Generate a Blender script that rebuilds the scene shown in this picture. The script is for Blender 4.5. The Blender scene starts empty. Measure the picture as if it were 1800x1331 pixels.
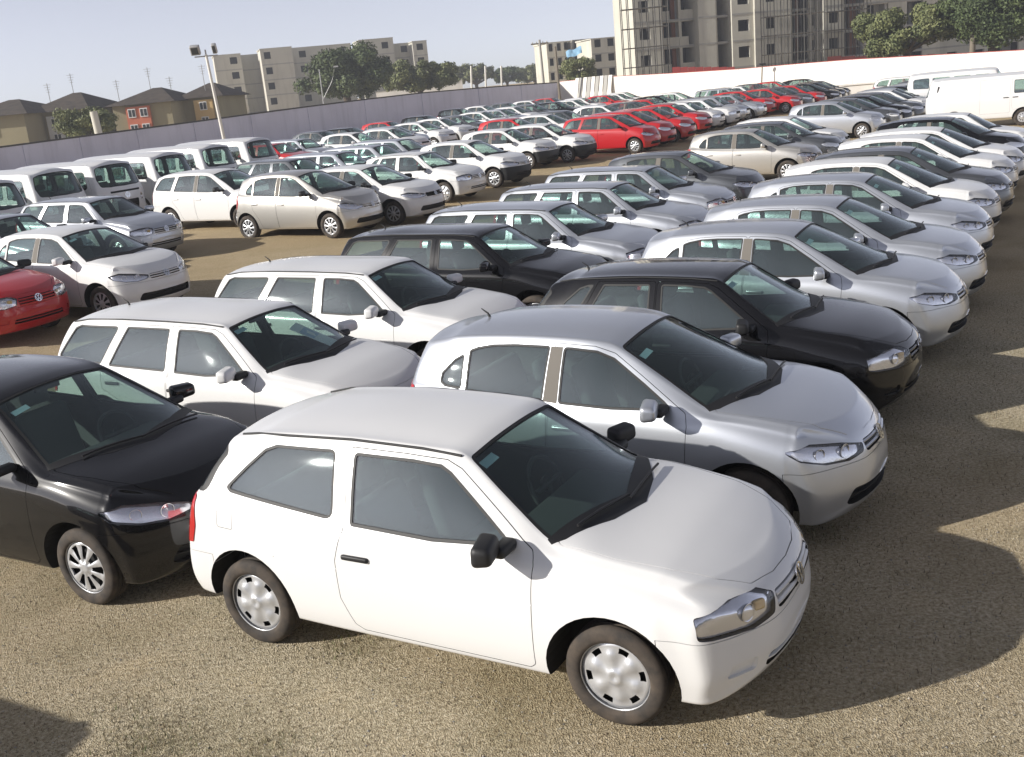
import bpy, bmesh, math, random, time
from mathutils import Vector, Matrix
from mathutils.bvhtree import BVHTree
from mathutils.interpolate import poly_3d_calc
import numpy as np
T0 = time.time()
SC = bpy.context.scene
COL = SC.collection
R = math.radians
# ------------------------------------------------------------------ camera
F_PX, PITCH, ROLL, CAM_H = 1806.59, 15.966, 5.4531, 3.30815
IW, IH = 1800, 1331
_p, _r = R(PITCH), R(ROLL)
FW = Vector((0, math.cos(_p), -math.sin(_p)))
_rt0 = Vector((1, 0, 0)); _up0 = Vector((0, math.sin(_p), math.cos(_p)))
RT = math.cos(_r) * _rt0 - math.sin(_r) * _up0
UP = math.sin(_r) * _rt0 + math.cos(_r) * _up0
cam_d = bpy.data.cameras.new('camera'); cam = bpy.data.objects.new('camera', cam_d); COL.objects.link(cam)
cam_d.sensor_width = 36.0; cam_d.lens = F_PX / IW * 36.0; cam_d.clip_start = 0.05; cam_d.clip_end = 5000
cam.matrix_world = Matrix(((RT.x, UP.x, -FW.x, 0), (RT.y, UP.y, -FW.y, 0), (RT.z, UP.z, -FW.z, CAM_H), (0, 0, 0, 1)))
SC.camera = cam
# ------------------------------------------------------------------ sky, sun, exposure
SUN_ELEV = 24.5
SHADOW_AZ = 15.0         # direction on the ground (deg from +X, ccw) in which shadows fall
world = bpy.data.worlds.new('World'); SC.world = world; world.use_nodes = True
nt = world.node_tree
sky = nt.nodes.new('ShaderNodeTexSky'); sky.sky_type = 'NISHITA'; sky.sun_disc = False
sky.sun_elevation = R(SUN_ELEV)
sun_vec = Vector((-math.cos(R(SHADOW_AZ)) * math.cos(R(SUN_ELEV)), -math.sin(R(SHADOW_AZ)) * math.cos(R(SUN_ELEV)), math.sin(R(SUN_ELEV))))
sky.sun_rotation = math.atan2(sun_vec.x, sun_vec.y)
sky.air_density = 0.5; sky.dust_density = 0.32; sky.ozone_density = 2.0; sky.altitude = 0
bg = nt.nodes['Background']; bg.inputs['Strength'].default_value = 0.112
hs = nt.nodes.new('ShaderNodeHueSaturation'); hs.inputs['Saturation'].default_value = 0.35     # hazy, milky sky
wb = nt.nodes.new('ShaderNodeMix'); wb.data_type = 'RGBA'; wb.blend_type = 'MULTIPLY'; wb.inputs[0].default_value = 1.0; wb.inputs[7].default_value = (1.0, 0.965, 1.0, 1)
nt.links.new(sky.outputs['Color'], hs.inputs['Color']); nt.links.new(hs.outputs['Color'], wb.inputs[6]); nt.links.new(wb.outputs[2], bg.inputs['Color'])
sun_d = bpy.data.lights.new('sun', 'SUN'); sun = bpy.data.objects.new('sun', sun_d); COL.objects.link(sun)
sun_d.energy = 4.4; sun_d.angle = R(0.6); sun_d.color = (1.0, 0.955, 0.885)
sun.rotation_euler = (-sun_vec).to_track_quat('-Z', 'Y').to_euler()
sun.location = (0, 0, 60)
SC.view_settings.view_transform = 'Standard'; SC.view_settings.look = 'None'
SC.view_settings.exposure = 0.46; SC.view_settings.gamma = 1.0
SC.render.engine = 'CYCLES'
SC.cycles.max_bounces = 8; SC.cycles.transparent_max_bounces = 24; SC.cycles.diffuse_bounces = 3; SC.cycles.glossy_bounces = 3
SC.cycles.caustics_reflective = False; SC.cycles.caustics_refractive = False
try:
    SC.cycles.use_denoising = True; SC.cycles.denoiser = 'OPENIMAGEDENOISE'
except Exception:
    pass

# ------------------------------------------------------------------ pixel helpers (world positions measured from the photograph)
def ray(u, v):
    return FW + RT * ((u - IW / 2) / F_PX) - UP * ((v - IH / 2) / F_PX)
def gz(x, y):
    """the lot is level near the camera and climbs gently towards the lavender wall"""
    s = x * .875 - y * .485
    f = lambda a, b: (lambda t: t * t * (3 - 2 * t))(max(0, min(1, (s - a) / (b - a))))
    return .28 * f(-9.5, -17.5) + .22 * f(-17.5, -60)
def on_ground(u, v, h=0.0):
    p = on_plane(u, v, h)
    for k in range(12): p = on_plane(u, v, h + gz(p.x, p.y))
    return p
def on_plane(u, v, z=0.0):
    d = ray(u, v); t = (z - CAM_H) / d.z
    return Vector((d.x * t, d.y * t, z))
def at_depth(u, v, Y):
    d = ray(u, v); t = Y / d.y
    return Vector((d.x * t, Y, CAM_H + d.z * t))

# ------------------------------------------------------------------ tagging
def tag(o, label=None, cat=None, group=None, kind=None):
    if label: o['label'] = label
    if cat: o['category'] = cat
    if group: o['group'] = group
    if kind: o['kind'] = kind
    return o
def empty(name, loc=(0, 0, 0), rz=0.0):
    o = bpy.data.objects.new(name, None); COL.objects.link(o)
    o.location = loc; o.rotation_euler = (0, 0, rz); o.empty_display_size = 0.2
    return o
def link(name, me, parent=None, loc=(0, 0, 0)):
    o = bpy.data.objects.new(name, me); COL.objects.link(o); o.parent = parent; o.location = loc
    return o

# ------------------------------------------------------------------ materials
MATS = {}
def new_mat(name):
    m = bpy.data.materials.new(name); m.use_nodes = True
    MATS[name] = m
    return m, m.node_tree, m.node_tree.nodes['Principled BSDF']
def pset(b, **k):
    for n, v in k.items():
        n = n.replace('_', ' ')
        b.inputs[n].default_value = v
def flat(name, col, rough=.6, metal=0.0, **k):
    m, t, b = new_mat(name)
    pset(b, Base_Color=(*col, 1), Roughness=rough, Metallic=metal, **k)
    return m
def nodes(t, kind, **k):
    n = t.nodes.new(kind)
    for a, v in k.items(): setattr(n, a, v)
    return n
def noise(t, scale, detail=4, rough=.55, coord=None, dist=0.0):
    n = nodes(t, 'ShaderNodeTexNoise'); n.inputs['Scale'].default_value = scale
    n.inputs['Detail'].default_value = detail; n.inputs['Roughness'].default_value = rough; n.inputs['Distortion'].default_value = dist
    if coord is not None: t.links.new(coord, n.inputs['Vector'])
    return n
def ramp(t, src, stops, interp='LINEAR'):
    r = nodes(t, 'ShaderNodeValToRGB'); cr = r.color_ramp; cr.interpolation = interp
    while len(cr.elements) < len(stops): cr.elements.new(.5)
    for e, (p, c) in zip(cr.elements, stops):
        e.position = p; e.color = (*c, 1) if len(c) == 3 else c
    t.links.new(src, r.inputs['Fac'])
    return r
def mixc(t, fac, a, b, blend='MIX'):
    m = nodes(t, 'ShaderNodeMix', data_type='RGBA', blend_type=blend)
    for inp, v in ((m.inputs[0], fac), (m.inputs[6], a), (m.inputs[7], b)):
        if hasattr(v, 'is_output'): t.links.new(v, inp)
        elif isinstance(v, (int, float)): inp.default_value = v
        else: inp.default_value = (*v, 1)
    return m.outputs[2]
def bump(t, b, h, strength=.3, dist=.02):
    n = nodes(t, 'ShaderNodeBump'); n.inputs['Strength'].default_value = strength; n.inputs['Distance'].default_value = dist
    t.links.new(h, n.inputs['Height']); t.links.new(n.outputs['Normal'], b.inputs['Normal'])
def objcoord(t):
    return nodes(t, 'ShaderNodeTexCoord').outputs['Object']
def poscoord(t):
    return nodes(t, 'ShaderNodeNewGeometry').outputs['Position']

def paint(name, col, metal=0.0, rough=.4, coat=1.0, dust=.12, dustcol=(.42, .40, .37), spec=.5):
    """car paint: base, clear coat, a thin film of dust thicker on upward faces"""
    m, t, b = new_mat(name)
    oc = objcoord(t)
    n = noise(t, 2.2, 5, .6, oc); n2 = noise(t, 40, 3, .6, oc)
    geo = nodes(t, 'ShaderNodeNewGeometry')
    sep = nodes(t, 'ShaderNodeSeparateXYZ'); t.links.new(geo.outputs['Normal'], sep.inputs[0])
    up = nodes(t, 'ShaderNodeMapRange'); up.inputs[1].default_value = .2; up.inputs[2].default_value = 1.0
    up.inputs[3].default_value = .25; up.inputs[4].default_value = 1.0; t.links.new(sep.outputs['Z'], up.inputs[0])
    r = ramp(t, n.outputs['Fac'], [(.3, (.35,) * 3), (.75, (1, 1, 1))])
    mu = nodes(t, 'ShaderNodeMath', operation='MULTIPLY'); t.links.new(r.outputs['Color'], mu.inputs[0]); t.links.new(up.outputs[0], mu.inputs[1])
    mu2 = nodes(t, 'ShaderNodeMath', operation='MULTIPLY'); t.links.new(mu.outputs[0], mu2.inputs[0]); mu2.inputs[1].default_value = dust
    c = mixc(t, mu2.outputs[0], col, dustcol)
    t.links.new(c, b.inputs['Base Color'])
    pset(b, Metallic=metal, Roughness=rough, Coat_Weight=coat, Coat_Roughness=.06, Specular_IOR_Level=spec)
    cr = nodes(t, 'ShaderNodeMath', operation='MULTIPLY_ADD'); t.links.new(mu2.outputs[0], cr.inputs[0]); cr.inputs[1].default_value = 1.4; cr.inputs[2].default_value = .05
    t.links.new(cr.outputs[0], b.inputs['Coat Roughness'])
    if metal > 0:
        sp = noise(t, 900, 2, .5, oc)
        bump(t, b, sp.outputs['Fac'], .05, .002)
    return m
PAINT = {
    'proxy': flat('paint_proxy', (.8, .8, .8)),
    'white': paint('paint_white', (.77, .77, .765), 0, .35, .6, .12),
    'silver': paint('paint_silver', (.59, .615, .66), .74, .36, .8, .05),
    'black': paint('paint_black', (.005, .005, .006), 0, .3, 1.0, .010, (.25, .24, .23), .08),
    'grey': paint('paint_grey', (.13, .138, .15), .7, .36, .9, .05),
    'beige': paint('paint_champagne', (.58, .56, .52), .75, .38, .8, .1),
    'red': paint('paint_red', (.48, .008, .014), 0, .35, .8, .04),
}
M_DARK = flat('dark_plastic', (.012, .012, .013), .55)
M_WELL = flat('wheel_well', (.008, .008, .008), .9)
M_INT = flat('cabin_trim', (.05, .052, .055), .75)
M_SEAT = flat('seat_cloth', (.12, .122, .128), .9)
M_RUBBER = flat('rubber_seal', (.012, .012, .012), .6)
M_CHROME = flat('chrome', (.75, .76, .78), .12, 1.0)
M_HUB = flat('hubcap_silver', (.60, .61, .63), .32, .55)
def refl_mat():
    m, t, b = new_mat('lamp_reflector')
    v = nodes(t, 'ShaderNodeTexVoronoi'); v.inputs['Scale'].default_value = 22; t.links.new(objcoord(t), v.inputs['Vector'])
    pset(b, Base_Color=(.88, .89, .91, 1), Metallic=.75, Roughness=.16); bump(t, b, v.outputs['Distance'], .12, .006)
    return m
M_REFL = refl_mat()
M_AMBER = flat('amber_lens', (.72, .52, .22), .25)
M_REDLENS = flat('red_lens', (.45, .01, .012), .15, 0, Coat_Weight=1.0)
M_PILLAR = flat('dusty_pillar_trim', (.16, .145, .125), .75)
M_PAPER = flat('white_paper', (.75, .78, .82), .6)
M_STICK = flat('pale_blue_sticker', (.42, .58, .66), .5)
def tyre_mat():
    m, t, b = new_mat('tyre_rubber')
    n = noise(t, 9, 5, .6, objcoord(t))
    r = ramp(t, n.outputs['Fac'], [(.35, (.028, .025, .023)), (.7, (.085, .066, .05))])
    t.links.new(r.outputs['Color'], b.inputs['Base Color']); pset(b, Roughness=.85)
    return m
M_TYRE = tyre_mat()
def glass(name, tint, ior=1.55, rough=.015, film=0.0):
    m = bpy.data.materials.new(name); m.use_nodes = True; t = m.node_tree; t.nodes.clear()
    out = nodes(t, 'ShaderNodeOutputMaterial'); tr = nodes(t, 'ShaderNodeBsdfTransparent'); gl = nodes(t, 'ShaderNodeBsdfGlossy')
    tr.inputs['Color'].default_value = (*tint, 1); gl.inputs['Roughness'].default_value = rough
    gl.inputs['Color'].default_value = (.95, .97, 1, 1)
    fr = nodes(t, 'ShaderNodeFresnel'); geo = nodes(t, 'ShaderNodeNewGeometry')   # same reflectance from both sides of the pane
    mr = nodes(t, 'ShaderNodeMapRange'); mr.inputs[3].default_value = ior; mr.inputs[4].default_value = 1 / ior
    t.links.new(geo.outputs['Backfacing'], mr.inputs[0]); t.links.new(mr.outputs[0], fr.inputs['IOR'])
    mx = nodes(t, 'ShaderNodeMixShader')
    t.links.new(fr.outputs[0], mx.inputs[0]); t.links.new(tr.outputs[0], mx.inputs[1]); t.links.new(gl.outputs[0], mx.inputs[2])
    last = mx.outputs[0]
    if film > 0:   # thin dust film, its pale green put in for sky reflected in glass
        df = nodes(t, 'ShaderNodeBsdfDiffuse'); df.inputs['Color'].default_value = (.56, .66, .61, 1)
        mf = nodes(t, 'ShaderNodeMixShader'); mf.inputs[0].default_value = film
        t.links.new(last, mf.inputs[1]); t.links.new(df.outputs[0], mf.inputs[2]); last = mf.outputs[0]
    t.links.new(last, out.inputs['Surface'])
    return m
M_GLASS = glass('side_glass', (.72, .81, .78), 2.05, .02, .02)
M_WIND = glass('windscreen_glass', (.82, .90, .87), 1.5, .015, .008)
M_LENS = glass('clear_lens', (.97, .97, .98), 1.35, .01, 0)
# ------------------------------------------------------------------ mesh helpers
def mesh(name, vs, fs, mats=(), smooth=False):
    me = bpy.data.meshes.new(name); me.from_pydata([tuple(v) for v in vs], [], [tuple(f) for f in fs])
    for m in mats: me.materials.append(m)
    if smooth: me.shade_smooth()
    me.update()
    return me
class MB:
    """collects simple solids into one mesh"""
    def __init__(s): s.v = []; s.f = []; s.m = []; s.sm = []
    def add(s, vs, fs, mi=0, sm=False):
        o = len(s.v); s.v += [tuple(v) for v in vs]
        for f in fs: s.f.append(tuple(i + o for i in f)); s.m.append(mi); s.sm.append(sm)
    def box(s, a, b, mi=0, M=None):
        (x0, y0, z0), (x1, y1, z1) = a, b
        vs = [(x0, y0, z0), (x1, y0, z0), (x1, y1, z0), (x0, y1, z0), (x0, y0, z1), (x1, y0, z1), (x1, y1, z1), (x0, y1, z1)]
        if M is not None: vs = [M @ Vector(v) for v in vs]
        s.add(vs, [(0, 3, 2, 1), (4, 5, 6, 7), (0, 1, 5, 4), (1, 2, 6, 5), (2, 3, 7, 6), (3, 0, 4, 7)], mi)
    def tube(s, pts, rad, n=8, mi=0, cap=True, sm=True):
        pts = [Vector(p) for p in pts]
        rads = rad if isinstance(rad, (list, tuple)) else [rad] * len(pts)
        vs = []; fs = []
        for i, p in enumerate(pts):
            d = (pts[min(i + 1, len(pts) - 1)] - pts[max(i - 1, 0)]).normalized()
            a = d.cross(Vector((0, 0, 1)) if abs(d.z) < .9 else Vector((1, 0, 0))).normalized(); b = d.cross(a)
            for k in range(n):
                t = 2 * math.pi * k / n
                vs.append(p + rads[i] * (math.cos(t) * a + math.sin(t) * b))
        for i in range(len(pts) - 1):
            for k in range(n):
                k2 = (k + 1) % n
                fs.append((i * n + k, i * n + k2, (i + 1) * n + k2, (i + 1) * n + k))
        s.add(vs, fs, mi, sm)
        if cap:
            s.add(vs[:n], [tuple(range(n))[::-1]], mi); s.add(vs[-n:], [tuple(range(n))], mi)
    def lathe(s, prof, n=32, mi=0, sm=True, axis='y', closed=False):
        """prof: (radius, axial) pairs, revolved about the axis"""
        vs = []; fs = []; m = len(prof)
        for k in range(n):
            t = 2 * math.pi * k / n; c, q = math.cos(t), math.sin(t)
            for r_, a in prof:
                vs.append((r_ * c, a, r_ * q) if axis == 'y' else ((r_ * c, r_ * q, a) if axis == 'z' else (a, r_ * c, r_ * q)))
        for k in range(n):
            k2 = (k + 1) % n
            for i in range(m if closed else m - 1):
                i2 = (i + 1) % m
                fs.append((k * m + i, k2 * m + i, k2 * m + i2, k * m + i2))
        s.add(vs, fs, mi, sm)
    def build(s, name, mats):
        me = mesh(name, s.v, s.f, mats)
        me.polygons.foreach_set('material_index', s.m); me.polygons.foreach_set('use_smooth', s.sm)
        me.update()
        return me
def rounded_box(name, size, r, mats, levels=2, taper=None):
    """a soft box: bevelled corners"""
    bm = bmesh.new(); bmesh.ops.create_cube(bm, size=1)
    for v in bm.verts:
        v.co = Vector((v.co.x * size[0], v.co.y * size[1], v.co.z * size[2]))
        if taper: v.co = Vector(taper(v.co))
    bmesh.ops.bevel(bm, geom=list(bm.edges), offset=r, segments=levels + 1, profile=.5, affect='EDGES')
    me = bpy.data.meshes.new(name); bm.to_mesh(me); bm.free()
    for m in mats: me.materials.append(m)
    me.shade_smooth()
    return me
def pch(pts):
    """monotone cubic through the points, clamped outside"""
    pts = sorted(pts); xs = [p[0] for p in pts]; ys = [p[1] for p in pts]; n = len(xs)
    h = [xs[i + 1] - xs[i] for i in range(n - 1)]; d = [(ys[i + 1] - ys[i]) / h[i] for i in range(n - 1)]
    m = [0.0] * n
    if n > 1: m[0] = d[0]; m[-1] = d[-1]
    for i in range(1, n - 1):
        if d[i - 1] * d[i] > 0:
            w1 = 2 * h[i] + h[i - 1]; w2 = h[i] + 2 * h[i - 1]
            m[i] = (w1 + w2) / (w1 / d[i - 1] + w2 / d[i])
    def f(x):
        if x <= xs[0]: return ys[0]
        if x >= xs[-1]: return ys[-1]
        i = max(k for k in range(n - 1) if xs[k] <= x)
        t = (x - xs[i]) / h[i]; t2 = t * t; t3 = t2 * t
        return (2 * t3 - 3 * t2 + 1) * ys[i] + (t3 - 2 * t2 + t) * h[i] * m[i] + (-2 * t3 + 3 * t2) * ys[i + 1] + (t3 - t2) * h[i] * m[i + 1]
    return f
def fillet(poly, r, seg=4):
    """round the corners of a closed 2D polygon; r may be one radius or one per corner"""
    n = len(poly); out = []
    rs = r if isinstance(r, (list, tuple)) else [r] * n
    for i in range(n):
        p = Vector(poly[i]); a = Vector(poly[i - 1]) - p; b = Vector(poly[(i + 1) % n]) - p
        la, lb = a.length, b.length; a.normalize(); b.normalize()
        ang = math.acos(max(-1, min(1, a.dot(b))))
        if rs[i] < 1e-5 or ang > 3.0: out.append(p); continue
        t = min(rs[i] / math.tan(ang / 2), la * .45, lb * .45)
        p0 = p + a * t; p1 = p + b * t
        for k in range(seg + 1):
            u = k / seg
            out.append((1 - u) ** 2 * p0 + 2 * u * (1 - u) * p + u * u * p1)
    return out
def area2(poly):
    return sum(poly[i - 1][0] * poly[i][1] - poly[i][0] * poly[i - 1][1] for i in range(len(poly))) / 2
def inset(poly, d):
    """offset a closed polygon inwards by d (negative: outwards)"""
    if area2(poly) < 0: d = -d
    n = len(poly); out = []
    P = [Vector(p) for p in poly]
    for i in range(n):
        e0 = (P[i] - P[i - 1]); e1 = (P[(i + 1) % n] - P[i])
        if e0.length < 1e-7 or e1.length < 1e-7: out.append(P[i]); continue
        e0.normalize(); e1.normalize()
        n0 = Vector((-e0.y, e0.x)); n1 = Vector((-e1.y, e1.x))
        m = n0 + n1; m.normalize(); c = max(.35, m.dot(n0))
        out.append(P[i] + m * (d / c))
    return out
def prism(poly, O, U, V, N, d0, d1, mat):
    O, U, V, N = Vector(O), Vector(U), Vector(V), Vector(N)
    poly = [Vector(p) for p in poly]
    if (area2(poly) < 0) != (U.cross(V).dot(N) < 0): poly = poly[::-1]
    n = len(poly)
    vs = [O + U * p[0] + V * p[1] + N * d0 for p in poly] + [O + U * p[0] + V * p[1] + N * d1 for p in poly]
    fs = [tuple(range(n))[::-1], tuple(range(n, 2 * n))] + [(i, (i + 1) % n, n + (i + 1) % n, n + i) for i in range(n)]
    return mesh('prism', vs, fs, [mat] if mat else [])
def side_prism(poly, mat, y0=.25, y1=1.3, side=-1):
    """outline in (x, z) pushed through one flank (side -1: right, +1: left, 0: both)"""
    if side == 0: return prism(poly, (0, 0, 0), (1, 0, 0), (0, 0, 1), (0, 1, 0), -y1, y1, mat)
    return prism(poly, (0, 0, 0), (1, 0, 0), (0, 0, 1), (0, side, 0), y0, y1, mat)
def top_prism(poly, mat, z0=.5, z1=2.0):
    return prism(poly, (0, 0, 0), (1, 0, 0), (0, 1, 0), (0, 0, 1), z0, z1, mat)
def front_prism(poly, mat, x0, x1):
    return prism(poly, (0, 0, 0), (0, 1, 0), (0, 0, 1), (1, 0, 0), x0, x1, mat)
WORK = bpy.data.scenes.new('workbench')     # empty side scene, only used while cutting meshes; removed at the end
def evaluated(ob):
    with bpy.context.temp_override(scene=WORK, view_layer=WORK.view_layers[0]):
        dg = bpy.context.evaluated_depsgraph_get(); dg.update()
        return ob.evaluated_get(dg)
def csg(A, ops, name='part'):
    """A is a mesh; ops: list of ('-', mesh) / ('&', mesh) / ('+', mesh)"""
    oa = bpy.data.objects.new('csg_a', A); WORK.collection.objects.link(oa); tmp = [oa]
    for k, B in ops:
        ob = bpy.data.objects.new('csg_b', B); WORK.collection.objects.link(ob); tmp.append(ob)
        m = oa.modifiers.new('b', 'BOOLEAN'); m.object = ob; m.solver = 'MANIFOLD'; m.material_mode = 'TRANSFER'
        m.operation = {'-': 'DIFFERENCE', '&': 'INTERSECT', '+': 'UNION'}[k]
    me = bpy.data.meshes.new_from_object(evaluated(oa)); me.name = name
    for o in tmp: bpy.data.objects.remove(o)
    return me
def mirrored(me, name=None):
    m2 = me.copy(); m2.name = name or me.name
    nrm = None
    if me.has_custom_normals:
        nrm = [tuple(c.vector) for c in me.corner_normals]
    m2.transform(Matrix.Scale(-1, 4, (0, 1, 0)))
    # flip the winding, then put the mirrored normals back
    starts = [p.loop_start for p in m2.polygons]; tot = [p.loop_total for p in m2.polygons]
    m2.flip_normals()
    if nrm:
        new = [None] * len(nrm)
        lv0 = [l.vertex_index for l in me.loops]; lv1 = [l.vertex_index for l in m2.loops]
        for s, k in zip(starts, tot):
            d = {lv0[i]: nrm[i] for i in range(s, s + k)}
            for i in range(s, s + k):
                x, y, z = d[lv1[i]]; new[i] = (x, -y, z)
        m2.normals_split_custom_set(new)
    m2.update()
    return m2
class Skin:
    """smooth outer surface of a car: nearest-normal queries and ray hits"""
    def __init__(s, me):
        s.me = me
        s.v = [v.co.copy() for v in me.vertices]; s.n = [v.normal.copy() for v in me.vertices]
        s.f = [tuple(p.vertices) for p in me.polygons]
        s.bvh = BVHTree.FromPolygons(s.v, s.f)
        s.cache = {}
    def normal(s, co):
        key = (round(co.x, 4), round(co.y, 4), round(co.z, 4))
        r = s.cache.get(key)
        if r is None:
            loc, nn, i, dist = s.bvh.find_nearest(co)
            f = s.f[i]; w = poly_3d_calc([s.v[k] for k in f], loc)
            n = Vector((0, 0, 0))
            for k, ww in zip(f, w): n += s.n[k] * ww
            r = (n.normalized(), dist); s.cache[key] = r
        return r
    def side(s, x, z, sgn=-1, out=0.0):
        loc, n, i, d = s.bvh.ray_cast(Vector((x, sgn * 3, z)), Vector((0, -sgn, 0)))
        return None if loc is None else loc + n * out
    def top(s, x, y, out=0.0):
        loc, n, i, d = s.bvh.ray_cast(Vector((x, y, 4)), Vector((0, 0, -1)))
        return None if loc is None else loc + n * out
    def front(s, y, z, out=0.0, sgn=1):
        loc, n, i, d = s.bvh.ray_cast(Vector((sgn * 6, y, z)), Vector((-sgn, 0, 0)))
        return None if loc is None else loc + n * out
    def offset(s, d, mat):
        return mesh('offset', [v + n * d for v, n in zip(s.v, s.n)], s.f, [mat])
    def smooth(s, me, tol=.06, keep=.72):
        """give faces that follow the skin the skin's own normals"""
        vn = [None] * len(me.vertices); vc = [v.co for v in me.vertices]
        me.update()
        out = [None] * len(me.loops)
        lv = [l.vertex_index for l in me.loops]
        for p in me.polygons:
            n = p.normal
            for i in range(p.loop_start, p.loop_start + p.loop_total):
                k = lv[i]
                if vn[k] is None: vn[k] = s.normal(vc[k])
                sn, d = vn[k]; q = sn.dot(n)
                out[i] = tuple(n) if (d > tol or abs(q) < keep) else (tuple(sn) if q > 0 else tuple(-sn))
        me.shade_smooth()
        me.normals_split_custom_set(out)
        return me
# ------------------------------------------------------------------ car bodies
NJ = 12
def lerp(a, b, t): return a + (b - a) * t
def sstep(a, b, x):
    t = max(0, min(1, (x - a) / (b - a))); return t * t * (3 - 2 * t)
def build_skin(S):
    C = {k: pch(S[k]) for k in ('zt', 'zr', 'yr', 'zbelt', 'yb', 'W', 'zb')}
    xf, xr = pch(S['xf']), pch(S['xr'])
    def section(x):
        W, zb, zbt, yb, zr, yr, zt = (C[k](x) for k in ('W', 'zb', 'zbelt', 'yb', 'zr', 'yr', 'zt'))
        k = sstep(.06, .10, zt - zr)
        zm = zb + S.get('mid', .5) * (zbt - zb)
        b = S.get('bulge', .014)
        sh = S.get('sh', .085)
        return [(0, zb), (.80 * W, zb), (.945 * W, zb + .03), (.982 * W, zb + .13), (W, zm),
                (yb + .78 * (W - yb), zbt - sh), (yb, zbt), (lerp(yb, yr, .5) + b, lerp(zbt, zr, .5)), (yr, zr),
                (yr - .055, zr + lerp(.42, .22, k) * (zt - zr)), (.5 * yr, zr + lerp(.86, .78, k) * (zt - zr)), (0, zt)]
    rings = []
    # rear end
    xe = S['x_rear']; sec = section(xe); We = C['W'](xe); zc = S.get('zc_r', .75)
    def rear_x(y, z): return xr(z) + S['kb'] * (abs(y) / We) ** S.get('pb', 2.2)
    for s in (.3, .62, .92):
        rings.append([(rear_x(y * s, zc + (z - zc) * s), y * s, zc + (z - zc) * s) for y, z in sec])
    rings.append([(rear_x(y, z) + S.get('er', .05), y, z) for y, z in sec])
    xa = S['rear_xa']
    for t in (.72, .38):
        xs = lerp(xa, xe, t); sc = section(xs)
        rings.append([(lerp(xa, rear_x(y, z) + .05, t), y, z) for y, z in sc])
    for x in S['stations']:
        rings.append([(x, y, z) for y, z in section(x)])
    # front end
    xe = S['x_front']; sec = section(xe); We = C['W'](xe); zf = S.get('zc_f', .52); xa = S['front_xa']
    def front_x(y, z): return xf(z) - S['kf'] * (abs(y) / We) ** S.get('pf', 2.4)
    for t in S.get('ftaus', (.4, .75)):
        xs = lerp(xa, xe, t); sc = section(xs)
        rr = []
        for j, (y, z) in enumerate(sc):
            for k in range(4):
                x = max(lerp(xa, front_x(y, z) - .05, t), rings[-1][j][0] + .035)
                if j >= 5: y, z = section(x)[j]
            rr.append((x, y, z))
        rings.append(rr)
    fr = []
    for j, (y, z) in enumerate(sec):
        for k in range(4):
            x = max(front_x(y, z) - .035, rings[-1][j][0] + .03)
            if j >= 5: y, z = section(x)[j]
        fr.append((x, y, z))
    rings.append(fr)
    for s in (.93, .62, .3):
        rings.append([(front_x(y * s, zf + (z - zf) * s), y * s, zf + (z - zf) * s) for x, y, z in fr])
    n = len(rings); M = 2 * NJ - 2
    V = []
    for r in rings:
        V += [Vector(p) for p in r] + [Vector((p[0], -p[1], p[2])) for p in r[NJ - 2:0:-1]]
    Fc = []
    for i in range(n - 1):
        for j in range(M):
            j2 = (j + 1) % M
            Fc.append((i * M + j, i * M + j2, (i + 1) * M + j2, (i + 1) * M + j))
    def cap(b, flip):
        for j in range(NJ - 1):
            l0, l1 = b + j, b + j + 1
            r0, r1 = b + (M - j) % M, b + (M - j - 1) % M
            q = [l0, l1, r1, r0] if flip else [r0, r1, l1, l0]
            seen = []
            for k in q:
                if k not in seen: seen.append(k)
            Fc.append(tuple(seen))
    cap(0, False); cap((n - 1) * M, True)
    me = mesh('cage', V, Fc)
    bm = bmesh.new(); bm.from_mesh(me); bmesh.ops.recalc_face_normals(bm, faces=bm.faces); bm.to_mesh(me); bm.free()
    ob = bpy.data.objects.new('cage', me); WORK.collection.objects.link(ob)
    md = ob.modifiers.new('s', 'SUBSURF'); md.levels = md.render_levels = 2; md.use_limit_surface = True
    P = [v.copy() for v in V]
    for it in range(3):
        ev = evaluated(ob).data
        for i in range(len(V)):
            P[i] += (V[i] - ev.vertices[i].co) * .8
        me.vertices.foreach_set('co', [c for p in P for c in p]); me.update()
        ob.update_tag()
    out = bpy.data.meshes.new_from_object(evaluated(ob))
    bpy.data.objects.remove(ob)
    out.materials.clear(); out.materials.append(PAINT['proxy'])
    return Skin(out)

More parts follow.
